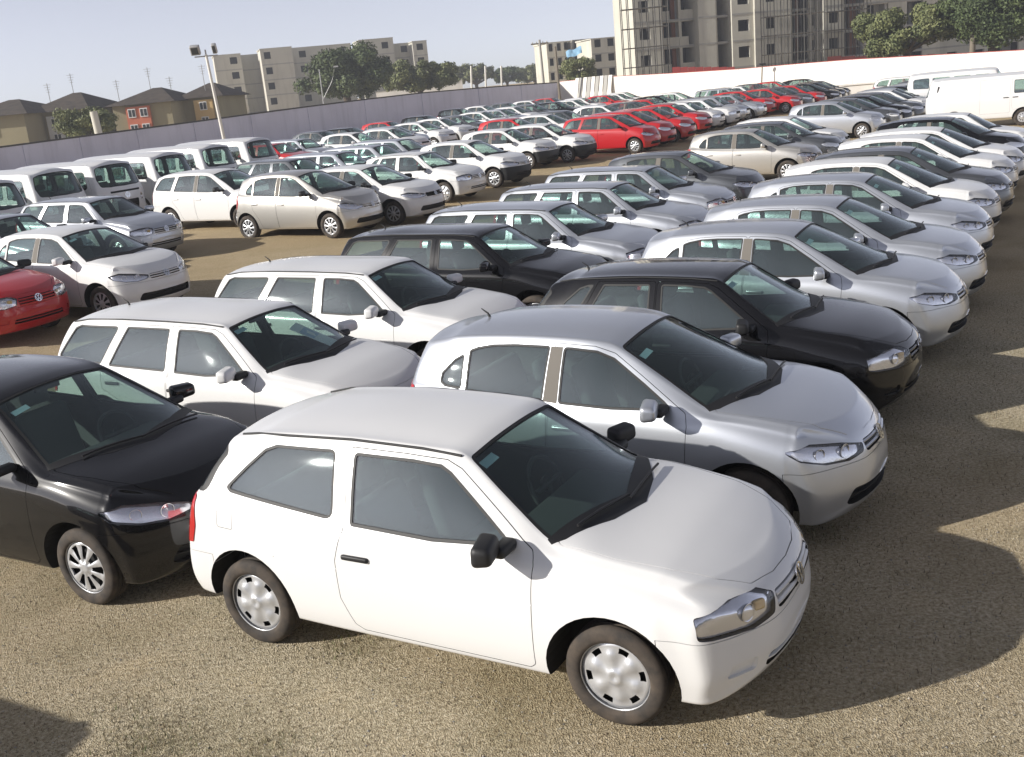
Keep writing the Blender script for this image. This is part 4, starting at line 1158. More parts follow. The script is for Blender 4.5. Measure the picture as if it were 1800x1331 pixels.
# left wall: top edge read off the photograph along a line that runs back to the corner
LW = [(-60, 265), (40, 252), (140, 239), (240, 226), (340, 213), (440, 199.5), (540, 186.5), (640, 174), (740, 162.5), (840, 154), (915, 148.5), (978, 144.5)]
def lw_depth(u): return lerp(62, 108, max(0, (u + 40) / 1018)) 
_l = []
for u, v in LW:
    p = at_depth(u, v, lw_depth(u)); _l.append((p.x, p.y, p.z))
# straighten in plan between the two ends
A0, A1 = Vector(_l[0][:2]), Vector(_l[-1][:2])
LWP = []
for (u, v), q in zip(LW, _l):
    d = ray(u, v); # intersect the ray's ground track with the straight line A0-A1
    dv = Vector((d.x, d.y)); e_ = A1 - A0
    den = dv.x * e_.y - dv.y * e_.x; tt = (A0.x * e_.y - A0.y * e_.x) / den
    LWP.append((d.x * tt, d.y * tt, CAM_H + d.z * tt))
_d = (Vector(LWP[0]) - Vector(LWP[1])).normalized()
for k in range(3): q = Vector(LWP[0]) + Vector((_d.x, _d.y, 0)) * 9; LWP.insert(0, (q.x, q.y, LWP[0][2]))
polywall('boundary_wall', LWP, .2, M_LAVSHADE, M_MOULD, True, 'long boundary wall tinted lavender-grey for its shade, with mould-stained top, left of the corner')
RWD = lambda u: lerp(108, 66, (u - 985) / 855)
RW = [(985, 143), (1080, 134), (1190, 128), (1300, 121), (1400, 112), (1500, 104), (1600, 98.5), (1700, 93), (1840, 85)]
_a = at_depth(985, 143, 108); _b = at_depth(1840, 85, 66); A0, A1 = Vector(_a[:2]), Vector(_b[:2]); RWP = []
for u, v in RW:
    d = ray(u, v); dv = Vector((d.x, d.y)); e_ = A1 - A0; den = dv.x * e_.y - dv.y * e_.x; tt = (A0.x * e_.y - A0.y * e_.x) / den
    RWP.append((d.x * tt, d.y * tt, CAM_H + d.z * tt))
_d = (Vector(RWP[-1]) - Vector(RWP[-2])).normalized()
for k in range(4): q = Vector(RWP[-1]) + Vector((_d.x, _d.y, 0)) * 9; RWP.append((q.x, q.y, RWP[-1][2]))
polywall('boundary_wall', RWP, .2, M_WHITEWALL, M_REDTRIM, False, 'long sunlit white boundary wall with a thin red top line', .035)
# sheets leaning on the white wall beside the corner
e = empty('fence_panels', (0, 0, 0)); 
for k in range(9):
    u = 1018 + k * 6.6; p0 = on_plane(u + 4, 178, 0); 
    w0 = Vector(RWP[0][:2]).lerp(Vector(RWP[1][:2]), .32 + k * .075); dirw = (Vector(RWP[1][:2]) - Vector(RWP[0][:2])).normalized(); nrm = Vector((dirw.y, -dirw.x))
    if nrm.y > 0: nrm = -nrm
    top = w0 + nrm * .18; bot = w0 + nrm * .75
    hw = .26; M_ = [M_WHITEWALL, M_CONC2][k % 2]
    vs = []
    for c, z in ((bot, .3), (top, 3.2)):
        for sx in (-1, 1):
            for th in (0, .04): q = c + dirw * hw * sx + nrm * th + dirw * (.35 if z else 0); vs.append((q.x, q.y, z))
    fs = [(0, 1, 3, 2), (4, 6, 7, 5), (0, 2, 6, 4), (1, 5, 7, 3), (0, 4, 5, 1), (2, 3, 7, 6)]
    pm = mesh('panel', vs, fs, [M_]); bmf(pm); link('panel', pm, e)
tag(rebase(e), 'grey and white sheets leaning on the white wall beside the corner', 'panels')

# ------------------------------------------------------------------ buildings
def facade(e, O, ux, uy, W, cols, floors, fh, z0, mats, depth=6.0):
    """raw block: cols = list of (width, kind); kind 'w' wall with a window each storey, 'b' blank, 'o' open bay with slab edge, 'd' deep dark recess"""
    def place(name, boxes, mat, parent=e):
        b = MB()
        for (a0, a1, d0, d1, z_0, z_1) in boxes:
            vs = []
            for z in (z_0, z_1):
                for a, d in ((a0, d0), (a1, d0), (a1, d1), (a0, d1)):
                    q = O + ux * a + uy * d; vs.append((q.x, q.y, z))
            b.add(vs, [(0, 3, 2, 1), (4, 5, 6, 7), (0, 1, 5, 4), (1, 2, 6, 5), (2, 3, 7, 6), (3, 0, 4, 7)])
        me = b.build(name, [mat]); bmf(me)
        return link(name, me, parent)
    x = 0.0
    H = floors * fh
    for ci, (w, kind) in enumerate(cols):
        mat = mats[0] if kind != 'd' else mats[1]
        if kind == 'b': place('wall_bay', [(x, x + w, 0, .3, z0, z0 + H)], mat)
        elif kind == 's':   # set-back wall with windows
            bx = []
            ww = min(1.2, w * .5); c = x + w / 2
            for f in range(floors):
                zb_ = z0 + f * fh; bx += [(x, x + w, 4.0, 4.3, zb_, zb_ + 1.0), (x, x + w, 4.0, 4.3, zb_ + 2.1, zb_ + fh), (x, c - ww / 2, 4.0, 4.3, zb_ + 1.0, zb_ + 2.1), (c + ww / 2, x + w, 4.0, 4.3, zb_ + 1.0, zb_ + 2.1)]
            place('wall_bay', bx, mats[1])
            place('room_shade_slab', [(x + .05, x + w - .05, 4.6, 5.0, z0, z0 + H - .05)], M_ROOMSHADE)
        elif kind == 'w':
            ww = min(1.25, w * .5); c = x + w * .5
            for f in range(floors):
                zb_ = z0 + f * fh
                place('wall_bay', [(x, x + w, 0, .3, zb_, zb_ + .95), (x, x + w, 0, .3, zb_ + 2.1, zb_ + fh), (x, c - ww / 2, 0, .3, zb_ + .95, zb_ + 2.1), (c + ww / 2, x + w, 0, .3, zb_ + .95, zb_ + 2.1)], mat)
            place('room_shade_slab', [(x + .05, x + w - .05, 1.6, 2.0, z0, z0 + H - .05)], M_ROOMSHADE)
            place('slab', [(x + .02, x + w - .02, .31, 1.6, z0 + f * fh - .12, z0 + f * fh + .1) for f in range(1, floors)], mats[1])
        elif kind in 'od':
            dd = 1.5 if kind == 'o' else 2.2
            for f in range(floors):
                zb_ = z0 + f * fh
                bx = [(x, x + w, 0.02, dd, zb_ - .16, zb_ + .12)]
                if kind == 'o': bx += [(x, x + w, .05, .17, zb_ + .12, zb_ + 1.0)] if (f + ci) % 2 == 0 else [(x, x + w * .45, .05, .17, zb_ + .12, zb_ + 1.0)]
                place('balcony', bx, mats[0] if kind == 'o' else mats[1])
            place('back_wall', [(x, x + w * .35, dd + .01, dd + .3, z0, z0 + H), (x + w * .35 + .9, x + w, dd + .01, dd + .3, z0, z0 + H)], mats[1] if (ci % 3) else mats[-1])
            place('room_shade_slab', [(x + .05, x + w - .05, dd + 1.2, dd + 1.5, z0, z0 + H - .05)], M_ROOMSHADE)
            place('column', [(x - .15, x + .15, -.02, .4, z0, z0 + H)], mats[0])
        x += w
    place('end_wall', [(.0, .25, .31, depth + .9, z0, z0 + H - .1)], mats[0]); place('end_wall', [(x - .25, x, .31, depth + .9, z0, z0 + H - .1)], mats[1])
    for f in range(1, floors): place('floor_band', [(.02, x - .02, -.035, -.003, z0 + f * fh - .10, z0 + f * fh + .08)], mats[1])
    # core behind, so that light does not pass through
    place('core', [(.1, x - .1, depth - 1, depth + 1, z0, z0 + H - .1)], mats[1])
    place('roof_slab', [(-.1, x + .1, 4.4, depth + 1.2, z0 + H - .09, z0 + H + .15)] + [(-.05, x + .05, .0, 4.39, z0 + H - .3 + .31, z0 + H + .15)], mats[0])
    return x
def bview(u0, u1, Y, slope=0.0):
    """frame for a facade whose left and right ends sit at picture columns u0, u1 at about depth Y"""
    a = at_depth(u0, 150, Y); b = at_depth(u1, 150, Y + slope)
    ux = Vector((b.x - a.x, b.y - a.y, 0)); W = ux.length; ux.normalize(); uy = Vector((-ux.y, ux.x, 0))
    if uy.y < 0: uy = -uy
    return Vector((a.x, a.y, 0)), ux, uy, W
def ztop(u, v, Y): return at_depth(u, v, Y).z
# left block: two bare concrete towers with a shaded recess, roof slab behind
def block(name, label, segs, Y, floors, mats, fh_top):
    e = empty(name, (0, 0, 0)); 
    for (u0, u1, vt, cols, dy) in segs:
        O, ux, uy, W = bview(u0, u1, Y + dy, .25 * (u1 - u0) * Y / F_PX); H = ztop((u0 + u1) / 2, vt, Y + dy); s = W / sum(c[0] for c in cols)
        facade(e, O, ux, uy, W, [(c[0] * s, c[1]) for c in cols], floors, H / floors, 0, mats)
    return tag(rebase(e), label, 'building')
block('apartment_block', 'bare grey concrete apartment towers behind the lavender wall, left of the big tree',
      [(383, 431, 96, [(1, 'b'), (1.3, 'w')], 0), (431, 468, 96, [(1, 'b')], 6), (466, 522, 84, [(1, 'w'), (1.4, 'b')], -2), (522, 625, 80, [(1, 'w'), (1, 'b'), (1, 'w')], 8)], 190, 5, [M_CONC, M_CONC2], 0)
block('apartment_block', 'bare grey concrete apartment tower showing above the right side of the big tree',
      [(640, 700, 68, [(1, 'b'), (1, 'w')], 0), (700, 735, 76, [(1, 'w')], 5), (733, 758, 72, [(1, 'w')], 2)], 200, 5, [M_CONC, M_CONC2], 0)
block('apartment_block', 'unfinished concrete block in the middle distance behind the utility pole',
      [(966, 1012, 74, [(1, 'w'), (1, 'w'), (1.2, 'o')], 6), (1012, 1044, 70, [(1, 'd')], 9), (1044, 1112, 66, [(1, 'w'), (1, 'w'), (1, 'w')], 0)], 165, 4, [M_CONC, M_CONC2], 0)
def tall_block():
    e = empty('apartment_block', (0, 0, 0)); Y = 113; fl = 6; fh = 2.72
    segs = [(1120, 1168, [(3.4, 'w'), (1.0, 'b')], 0), (1168, 1232, [(1.7, 'o'), (1.7, 'o')], 2.0), (1232, 1262, [(1, 'b')], .5), (1262, 1290, [(1, 'd')], 1.5), (1290, 1330, [(1, 'w')], .4),
            (1330, 1392, [(.4, 'b'), (1, 'w'), (.7, 'b')], 0), (1392, 1450, [(1, 'd'), (1, 'w')], 2.5), (1450, 1482, [(1, 'w')], 0), (1482, 1560, [(1, 'd'), (1, 'o')], 2), (1560, 1650, [(1, 'w'), (1, 'd'), (1, 'w')], 3), (1650, 1830, [(1, 'w'), (1.2, 'w'), (1, 'o'), (1, 'w')], 6)]
    for (u0, u1, cols, dy) in segs:
        O, ux, uy, W = bview(u0, u1, Y + dy + (u0 - 1096) * .011, .18 * (u1 - u0) * Y / F_PX); s = W / sum(c[0] for c in cols)
        top = fl if u1 < 1600 else (4 if u1 < 1700 else 3)
        facade(e, O, ux, uy, W, [(c[0] * s, c[1]) for c in cols], top, fh, .0, [M_CONC, M_CONC2, M_BRICK])
    # big round-edged pier
    return tag(rebase(e), 'tall unfinished concrete block with open floors and scaffolding behind the white wall', 'building')
TALL = tall_block()
def scaffold(u0, u1, Y, n, h, label):
    a = at_depth(u0, 150, Y); b = at_depth(u1, 150, Y); M_ = flat('scaffold_pole', (.10, .095, .085), .7, .3)
    e = empty('scaffolding', (a.x, a.y, 0)); d = b.x - a.x
    for i in range(n + 1):
        for k in (0, 1):
            mb = MB(); x = d * i / n; mb.tube([(x, k * 1.1, 0), (x, k * 1.1, h)], .05, 5); link('upright', mb.build('upright', [M_]), e)
    z = 1.8
    while z < h:
        for k in (0, 1):
            mb = MB(); mb.tube([(0, k * 1.1, z), (d, k * 1.1, z)], .045, 5); link('rail', mb.build('rail', [M_]), e)
        mb = MB(); mb.box((0, .2, z - .06), (d, .9, z - .02)); link('plank', mb.build('plank', [M_BOARD]), e)
        z += 1.9
    return tag(e, label, 'scaffold')
M_BOARD = flat('weathered_board', (.20, .165, .12), .9)
scaffold(1100, 1180, 110.5, 7, 15.5, 'tube scaffolding on the left corner of the tall unfinished block')
scaffold(1345, 1450, 113.5, 9, 15.5, 'tube scaffolding over the dark bays of the tall unfinished block')
scaffold(1455, 1530, 115.5, 6, 15.5, 'tube scaffolding beside the trees, right end of the tall block')

# ------------------------------------------------------------------ houses on the left
def roof_mat():
    m, t, b = new_mat('dark_roof_tile')
    n = noise(t, 1.5, 4, .6, poscoord(t)); r = ramp(t, n.outputs['Fac'], [(.3, (.030, .024, .018)), (.7, (.080, .060, .043))])
    t.links.new(r.outputs['Color'], b.inputs['Base Color']); pset(b, Roughness=.85)
    return m
M_ROOF = roof_mat()
M_OLIVE = wall_mat('olive_render', (.30, .265, .165), (.21, .185, .115), .4)
M_ORANGE = wall_mat('orange_render', (.52, .16, .09), (.40, .12, .07), .3)
M_YELLOW = wall_mat('yellow_render', (.62, .44, .20), (.50, .35, .16), .3)
M_PALE = wall_mat('pale_render', (.62, .62, .58), (.45, .45, .42), .3)
M_WINW = flat('white_window_frame', (.70, .70, .68), .5)
M_PANE = flat('dark_window_pane', (.03, .035, .04), .12)
def house(u0, u1, v_eave, v_ridge, Y, dep, mat, label, accent=None):
    a = at_depth(u0, v_eave, Y); b = at_depth(u1, v_eave, Y); w = b.x - a.x; ze = at_depth((u0 + u1) / 2, v_eave, Y).z; zr_ = at_depth((u0 + u1) / 2, v_ridge, Y).z
    e = empty('house', (a.x, Y, 0))
    mb = MB(); mb.box((0, 0, 0), (w, dep, ze)); link('wall', mb.build('wall', [mat]), e)
    o = .6; h = dep / 2
    vs = [(-o, -o, ze + .003), (w + o, -o, ze + .003), (w + o, dep + o, ze + .003), (-o, dep + o, ze + .003), (min(h, w * .42), h, zr_), (max(w - h, w * .58), h, zr_)]
    rm = mesh('roof', vs, [(0, 1, 5, 4), (1, 2, 5), (2, 3, 4, 5), (3, 0, 4), (3, 2, 1, 0)], [M_ROOF]); bmf(rm); ro = link('roof', rm, e)
    mb = MB(); mb.box((w * .7, h - .3, zr_ - .8), (w * .7 + .6, h + .3, zr_ + .35)); 
    if accent: # (u0, u1, mat, nwin, v_top)
        for (q0, q1, am, nw, vt, vb) in accent:
            x0 = at_depth(q0, 200, Y).x - a.x; x1 = at_depth(q1, 200, Y).x - a.x; zt_ = at_depth((q0 + q1) / 2, vt, Y).z; zl = at_depth((q0 + q1) / 2, vb, Y).z
            mb = MB(); mb.box((x0, -.35, 0), (x1, -.004, zt_)); link('front_bay', mb.build('front_bay', [am]), e)
            for r_ in range(2):
                for k in range(nw):
                    c = lerp(x0, x1, (k + .5) / nw); zc_ = zt_ - .55 - r_ * 1.35
                    mb = MB(); mb.box((c - .34, -.42, zc_ - .38), (c + .34, -.353, zc_ + .38)); wn = link('window', mb.build('window', [M_WINW]), e)
                    for q in (-1, 1):
                        mb = MB(); mb.box((c + q * .16 - .12, -.435, zc_ - .3), (c + q * .16 + .12, -.423, zc_ + .3)); link('pane', mb.build('pane', [M_PANE]), wn)
    for k in range(max(1, int(w / 4))):
        c = (k + .5) * w / max(1, int(w / 4)); mb = MB(); mb.box((c - .5, -.06, ze - 1.7), (c + .5, -.004, ze - .7)); wn = link('window', mb.build('window', [M_WINW]), e)
        for q in (-1, 1):
            mb = MB(); mb.box((c + q * .23 - .2, -.075, ze - 1.62), (c + q * .23 + .2, -.063, ze - .78)); link('pane', mb.build('pane', [M_PANE]), wn)
    return tag(e, label, 'house', 'dark-roofed houses behind the left wall')
house(-80, 42, 206, 176, 92, 11, M_OLIVE, 'olive house with dark hipped roof at the very edge, left of the bush')
house(50, 150, 196, 163, 96, 11, M_OLIVE, 'olive house with dark hipped roof rising behind the round bush', [(82, 112, M_PALE, 1, 204, 228)])
house(196, 300, 183, 154, 96, 11, M_OLIVE, 'dark-roofed house with a bright orange front bay', [(224, 266, M_ORANGE, 2, 187, 224)])
house(315, 384, 172, 145, 100, 11, M_OLIVE, 'dark-roofed house with a yellow front bay beside the floodlight mast', [(345, 378, M_YELLOW, 1, 175, 208)])
for k, (u, v0, v1) in enumerate(((62, 170, 146), (104, 158, 128), (186, 160, 140), (243, 150, 117), (282, 148, 134), (341, 142, 112))):
    p = at_depth(u + (v0 - v1) * .12, v0 + 8, 99); q = at_depth(u + (v0 - v1) * .12, v1, 99); mb = MB(); mb.tube([(0, 0, p.z - q.z - .5), (0, 0, 0)], .03, 5)
    for s in range(4): mb.tube([(-.35 + s * .06, 0, -.15 - s * .22), (.35 - s * .06, 0, -.15 - s * .22)], .016, 4)
    o = link('aerial', mb.build('aerial', [M_CONC2]), None, (p.x, 99 + 3, q.z))
    tag(o, 'thin television aerial on the dark roofs, %s from the left edge' % ('first', 'second', 'third', 'fourth', 'fifth', 'sixth')[k], 'aerial', 'aerials on the house roofs')

# ------------------------------------------------------------------ trees
def leaf_mat(name, c0, c1):
    m, t, b = new_mat(name)
    n = noise(t, .9, 3, .6, poscoord(t)); r = ramp(t, n.outputs['Fac'], [(.35, c0), (.68, c1)])
    t.links.new(r.outputs['Color'], b.inputs['Base Color']); pset(b, Roughness=.7, Subsurface_Weight=0.0)
    try: b.inputs['Transmission Weight'].default_value = 0
    except Exception: pass
    return m
M_LEAF = leaf_mat('leaf_deep_green', (.040, .062, .020), (.10, .13, .042))
M_LEAF2 = leaf_mat('leaf_yellow_green', (.085, .105, .036), (.19, .20, .075))
M_BARK = flat('bark', (.09, .07, .05), .95)
def tree(name, u, v_top, v_base, half_w, Y, mat, label, seed, nleaf=5000, leaf=.22, flat_=.55, trunk=True, cat='tree'):
    """crown centred at picture column u between v_top and v_base (foliage), half width in pixels"""
    rng = np.random.default_rng(seed)
    t = at_depth(u, v_top, Y); b = at_depth(u, v_base, Y); cx = (t.x + b.x) / 2; H = t.z - b.z; hw = half_w * Y / F_PX; zc_ = b.z + H * .5
    e = empty(name, (cx, Y, 0))
    lobes = []
    for k in range(48):
        a = rng.uniform(0, 2 * np.pi); q = rng.uniform(.1, .92) ** .6; zz = rng.uniform(-.75, .85)
        rr = math.sqrt(max(.05, 1 - zz * zz * .8)); lobes.append((math.cos(a) * q * hw * rr, math.sin(a) * q * hw * .8 * rr, zc_ + zz * H * .42, rng.uniform(.18, .34) * min(hw, H * .8)))
    L = np.array(lobes); w = L[:, 3] ** 2; idx = rng.choice(len(L), nleaf, p=w / w.sum())
    dr = rng.normal(size=(nleaf, 3)); dr /= np.linalg.norm(dr, axis=1)[:, None]
    rad = L[idx, 3] * rng.uniform(.35, 1.12, nleaf)
    c = L[idx, :3] + dr * rad[:, None] * np.array([1, 1, .8])
    c[:, 2] = np.maximum(c[:, 2], b.z + .05)
    nrm = dr + rng.normal(0, .55, (nleaf, 3)); nrm /= np.linalg.norm(nrm, axis=1)[:, None]
    t1 = np.cross(nrm, rng.normal(size=(nleaf, 3))); t1 /= np.linalg.norm(t1, axis=1)[:, None]; t2 = np.cross(nrm, t1)
    s = leaf * rng.uniform(.6, 1.4, nleaf)[:, None]
    V = np.stack([c - t1 * s, c - t2 * s * .5, c + t1 * s, c + t2 * s * .5], 1).reshape(-1, 3)
    me = bpy.data.meshes.new('crown'); n = nleaf; me.vertices.add(4 * n); me.vertices.foreach_set('co', V.ravel()); me.loops.add(4 * n); me.loops.foreach_set('vertex_index', np.arange(4 * n)); me.polygons.add(n)
    me.polygons.foreach_set('loop_start', np.arange(0, 4 * n, 4)); me.polygons.foreach_set('loop_total', np.full(n, 4)); me.materials.append(mat); me.update()
    link('crown', me, e)
    if trunk:
        mb = MB(); mb.tube([(0, 0, -.2), (.1, 0, zc_ * .5), (0, .1, zc_)], [hw * .10, hw * .075, hw * .05], 8)
        for k in range(6):
            q = lobes[k * 7]; mb.tube([(.05, 0, zc_ * .62), (q[0] * .5, q[1] * .5, (zc_ * .62 + q[2]) / 2), (q[0], q[1], q[2])], [hw * .05, hw * .035, hw * .015], 6)
        link('trunk', mb.build('trunk', [M_BARK]), e)
    return tag(e, label, cat)
tree('broadleaf_tree', 603, 78, 178, 84, 128, M_LEAF, 'big dense dark green tree in front of the concrete towers', 11, 34000, .19)
tree('broadleaf_tree', 735, 104, 162, 66, 140, M_LEAF2, 'lower spreading yellow-green tree right of the big dark tree', 12, 22000, .19)
tree('round_bush', 150, 188, 246, 54, 80, M_LEAF2, 'round green bush rising over the left wall before the houses', 13, 12000, .10, cat='bush')
tree('broadleaf_tree', 1018, 102, 146, 34, 125, M_LEAF2, 'small green tree behind the wall corner under a blue sheet', 14, 8000, .14)
tree('broadleaf_tree', 1592, 8, 98, 80, 84, M_LEAF2, 'spreading green tree over the white wall, left of the wooden pole', 15, 34000, .13)
tree('broadleaf_tree', 1745, -45, 84, 100, 82, M_LEAF, 'large dark green tree over the white wall at the right edge', 16, 40000, .13)
for k, (u, vt, vb, hw, mt) in enumerate(((835, 112, 146, 40, 1), (890, 118, 146, 30, 0), (940, 112, 146, 40, 1), (800, 128, 150, 22, 1))):
    tree('broadleaf_tree', u, vt, vb, hw, 230 + 12 * k, [M_LEAF, M_LEAF2][mt], ('pale distant tree behind the thin white posts', 'dark distant tree between the white posts and utility pole', 'pale distant tree right behind the utility pole', 'small distant tree beside the end of the beige wall')[k], 20 + k, 6000, .28)

# ------------------------------------------------------------------ posts, poles, floodlights
M_GALV = flat('galvanised_steel', (.42, .42, .42), .5, .4)
M_WOOD = flat('grey_wood', (.17, .145, .11), .9)
M_POSTW = flat('white_post', (.72, .70, .64), .7)
def post(name, u0, v0, u1, v1, Y, r0, r1, mat, label, cat='post', extra=None):
    a = at_depth(u0, v0, Y); b = at_depth(u1, v1, Y); d = b - a
    e = empty(name, (a.x, Y, 0)); full = a - d * (a.z / max(.1, d.z))
    mb = MB(); mb.tube([(full.x - a.x, 0, -.1), (d.x, 0, b.z)], [r0, r1], 10); link('shaft', mb.build('shaft', [mat]), e)
    if extra: extra(e, Vector((d.x, 0, b.z)))
    return tag(e, label, cat)
def flood(e, p):
    mb = MB(); mb.tube([p + Vector((-.75, 0, -.1)), p + Vector((.75, 0, -.1))], .045, 6); link('cross_arm', mb.build('cross_arm', [M_GALV]), e)
    for sx, hh in ((-.62, .34), (.62, .20)):
        me = rounded_box('floodlight', (.62 if sx < 0 else .3, .32, .62), .06, [M_GALV], 2); me.transform(Matrix.Translation(p + Vector((sx, -.1, .32))) @ Matrix.Rotation(R(25), 4, 'X')); fo = link('floodlight', me, e)
        mb = MB(); mb.box((-.22 if sx < 0 else -.1, -.012, -.22), (.22 if sx < 0 else .1, .0, .22)); me = mb.build('lamp_glass', [M_PANE]); me.transform(Matrix.Translation(p + Vector((sx, -.1, .32))) @ Matrix.Rotation(R(25), 4, 'X') @ Matrix.Translation((0, -.165, 0))); link('lamp_glass', me, fo)
    mb = MB(); mb.tube([p + Vector((0, 0, -.1)), p + Vector((0, 0, .3))], .05, 6); link('mast_head', mb.build('mast_head', [M_GALV]), e)
post('floodlight_mast', 389, 222, 362, 96, 70, .12, .085, M_POSTW, 'tall pale floodlight mast with two lamps beside the left wall', 'lamp post', flood)
def arms(e, p):
    mb = MB(); mb.box(p + Vector((-1.1, -.08, -.55)), p + Vector((1.1, .08, -.38))); link('cross_arm', mb.build('cross_arm', [M_WOOD]), e)
    for k in (-.9, -.4, .4, .9):
        mb = MB(); mb.lathe([(0, -.38), (.07, -.38), (.07, -.25), (.03, -.18), (0, -.18)], 8, 0, True, 'z'); me = mb.build('insulator', [M_PALE]); me.transform(Matrix.Translation(p + Vector((k, 0, 0)))); link('insulator', me, e)
post('utility_pole', 955, 141, 948, 70, 135, .20, .15, M_CONC2, 'grey utility pole with crossarm left of the middle-distance block', 'utility pole', arms)
post('wooden_pole', 984, 168, 976, 82, 104, .12, .10, M_WOOD, 'thin wooden pole standing at the wall corner', 'pole')
post('wooden_pole', 1709, 94, 1713, 18, 80, .22, .19, M_WOOD, 'thick weathered wooden pole between the right-hand trees', 'pole')
post('concrete_post', 173, 233, 164, 196, 78, .30, .26, M_CONC, 'leaning concrete post in front of the round bush', 'post')
for k, u in enumerate((828, 853, 881)):
    post('white_post', u + 1, 148, u, 116, 150, .14, .14, M_POSTW, '%s thin white post from the left beyond the lavender wall' % ('first', 'second', 'third')[k], 'post')
post('street_light', 568, 176, 561, 122, 118, .07, .05, M_GALV, 'slim street light with a raised arm before the big tree', 'lamp post',
     lambda e, p: link('lamp_arm', (lambda mb: (mb.tube([p + Vector((0, 0, -3.2)), p + Vector((1.2, 0, -1.4)), p + Vector((1.75, 0, .1))], [.05, .04, .03], 6), mb.box(p + Vector((1.6, -.12, .05)), p + Vector((2.1, .12, .2))), mb.build('lamp_arm', [M_GALV]))[-1])(MB()), e))
post('floodlight_mast', 1339, 141, 1340, 113, 84, .06, .05, M_WOOD, 'short dark lamp on a pole against the white wall', 'lamp post',
     lambda e, p: link('floodlight', (lambda me: (me.transform(Matrix.Translation(p)), me)[1])(rounded_box('floodlight', (.5, .25, .14), .03, [M_DARK], 2)), e))
# far low walls beyond the lavender wall
_pa = [at_depth(u, v, 135) for u, v in ((640, 165), (700, 158), (800, 146), (808, 138))]
polywall('garden_wall', [(p.x, 150 + i * .01, p.z + .1) for i, p in enumerate(_pa)], .25, M_WHITEWALL, M_CONC, False, 'low beige wall beyond the lavender wall under the spreading tree')
# blue tarpaulin on the middle block
_t = [at_depth(995, 96, 150), at_depth(1022, 92, 150)]
mb = MB(); n = 8; vs = []; fs = []
for j in range(5):
    for i in range(n + 1):
        x = lerp(_t[0].x, _t[1].x, i / n); z = _t[0].z + .4 - j * .24 + .25 * math.sin(i * 1.1) * .4 + (.5 * i / n); vs.append((x, 150 - j * .3 + .15 * math.sin(i * 2.1 + j), z))
for j in range(4):
    for i in range(n): fs.append((j * (n + 1) + i, j * (n + 1) + i + 1, (j + 1) * (n + 1) + i + 1, (j + 1) * (n + 1) + i))
me = mesh('tarpaulin', vs, fs, [flat('blue_tarpaulin', (.25, .45, .62), .6)], True)
tag(link('tarpaulin', me), 'blue tarpaulin hung before the middle-distance concrete block', 'tarpaulin')

M_REDDARK = flat('dark_red_board', (.16, .035, .03), .85)
# red site hoarding between the tall block and the white wall
for k, (u0, u1, v, Y) in enumerate(((1182, 1292, 118.5, 96), (1455, 1650, 100, 92))):
    p, q = at_depth(u0, v, Y), at_depth(u1, v, Y); mb = MB(); n = 8
    o = empty('site_hoarding', (p.x, Y, 0))
    for i in range(n):
        mb = MB(); x0 = (q.x - p.x) * i / n; x1 = (q.x - p.x) * (i + 1) / n - .03; mb.box((x0, 0, 0), (x1, .05, lerp(p.z, q.z, i / n))); link('panel', mb.build('panel', [M_REDTRIM if k == 0 else M_REDDARK]), o)
    tag(o, ('bright red hoarding at the foot of the tall block, behind the white wall', 'dark red hoarding under the right-hand trees behind the white wall')[k], 'hoarding')

# belt of trees behind the camera: never in view, but mirrored in the side windows of the cars
def treeline():
    rng = np.random.default_rng(77); n = 14000
    c = np.stack([rng.uniform(-75, 45, n), rng.uniform(-46, -36, n), 7.5 * rng.uniform(0, 1, n) ** .8], 1); c[:, 2] *= .75 + .25 * np.sin(c[:, 0] * .35) * np.cos(c[:, 0] * .13)
    nrm = rng.normal(size=(n, 3)); nrm /= np.linalg.norm(nrm, axis=1)[:, None]; t1 = np.cross(nrm, rng.normal(size=(n, 3))); t1 /= np.linalg.norm(t1, axis=1)[:, None]; t2 = np.cross(nrm, t1); s = rng.uniform(.35, .7, n)[:, None]
    V = np.stack([c - t1 * s, c - t2 * s, c + t1 * s, c + t2 * s], 1).reshape(-1, 3)
    return mesh('treeline', V.tolist(), np.arange(4 * n).reshape(n, 4).tolist(), [M_LEAF])
tag(link('treeline', treeline()), 'belt of trees behind the photographer, mirrored in car windows', 'trees', None, 'stuff')
# ------------------------------------------------------------------ build the car kinds
KIND = {}
for _n, _s in (('gol4', GOL4), ('gol4d', GOL4D), ('parati', PARATI), ('gol5', GOL5), ('fox', FOX), ('spacefox', SPACEFOX), ('golf', GOLF), ('kombi', KOMBI), ('panel', PANEL)):
    KIND[_n] = build_car(_s)
# the same rounded hatchback with an unpainted black bumper
_cb = {}
for _l in ('near', 'far'):
    _cb[_l] = []
    for nm, me, pi in KIND['gol5'][_l]:
        if nm in ('front_bumper', 'door_mirror'):
            me = me.copy(); me.materials.clear(); me.materials.append(M_DARK); me.polygons.foreach_set('material_index', [0] * len(me.polygons))
        _cb[_l].append((nm, me, pi))
KIND['cross'] = {**_cb, 'spec': KIND['gol5']['spec']}
bpy.data.scenes.remove(WORK)
WORDS = {'gol4': ('three-door hatchback', 'hatchback'), 'gol4d': ('boxy five-door hatchback', 'hatchback'), 'parati': ('boxy estate car', 'estate car'), 'gol5': ('rounded hatchback', 'hatchback'), 'fox': ('tall five-door hatchback', 'hatchback'),
         'spacefox': ('tall rounded estate', 'estate car'), 'golf': ('hatchback with dark grille', 'hatchback'), 'cross': ('hatchback with black bumper', 'hatchback'), 'kombi': ('passenger van', 'van'), 'panel': ('panel van', 'van')}
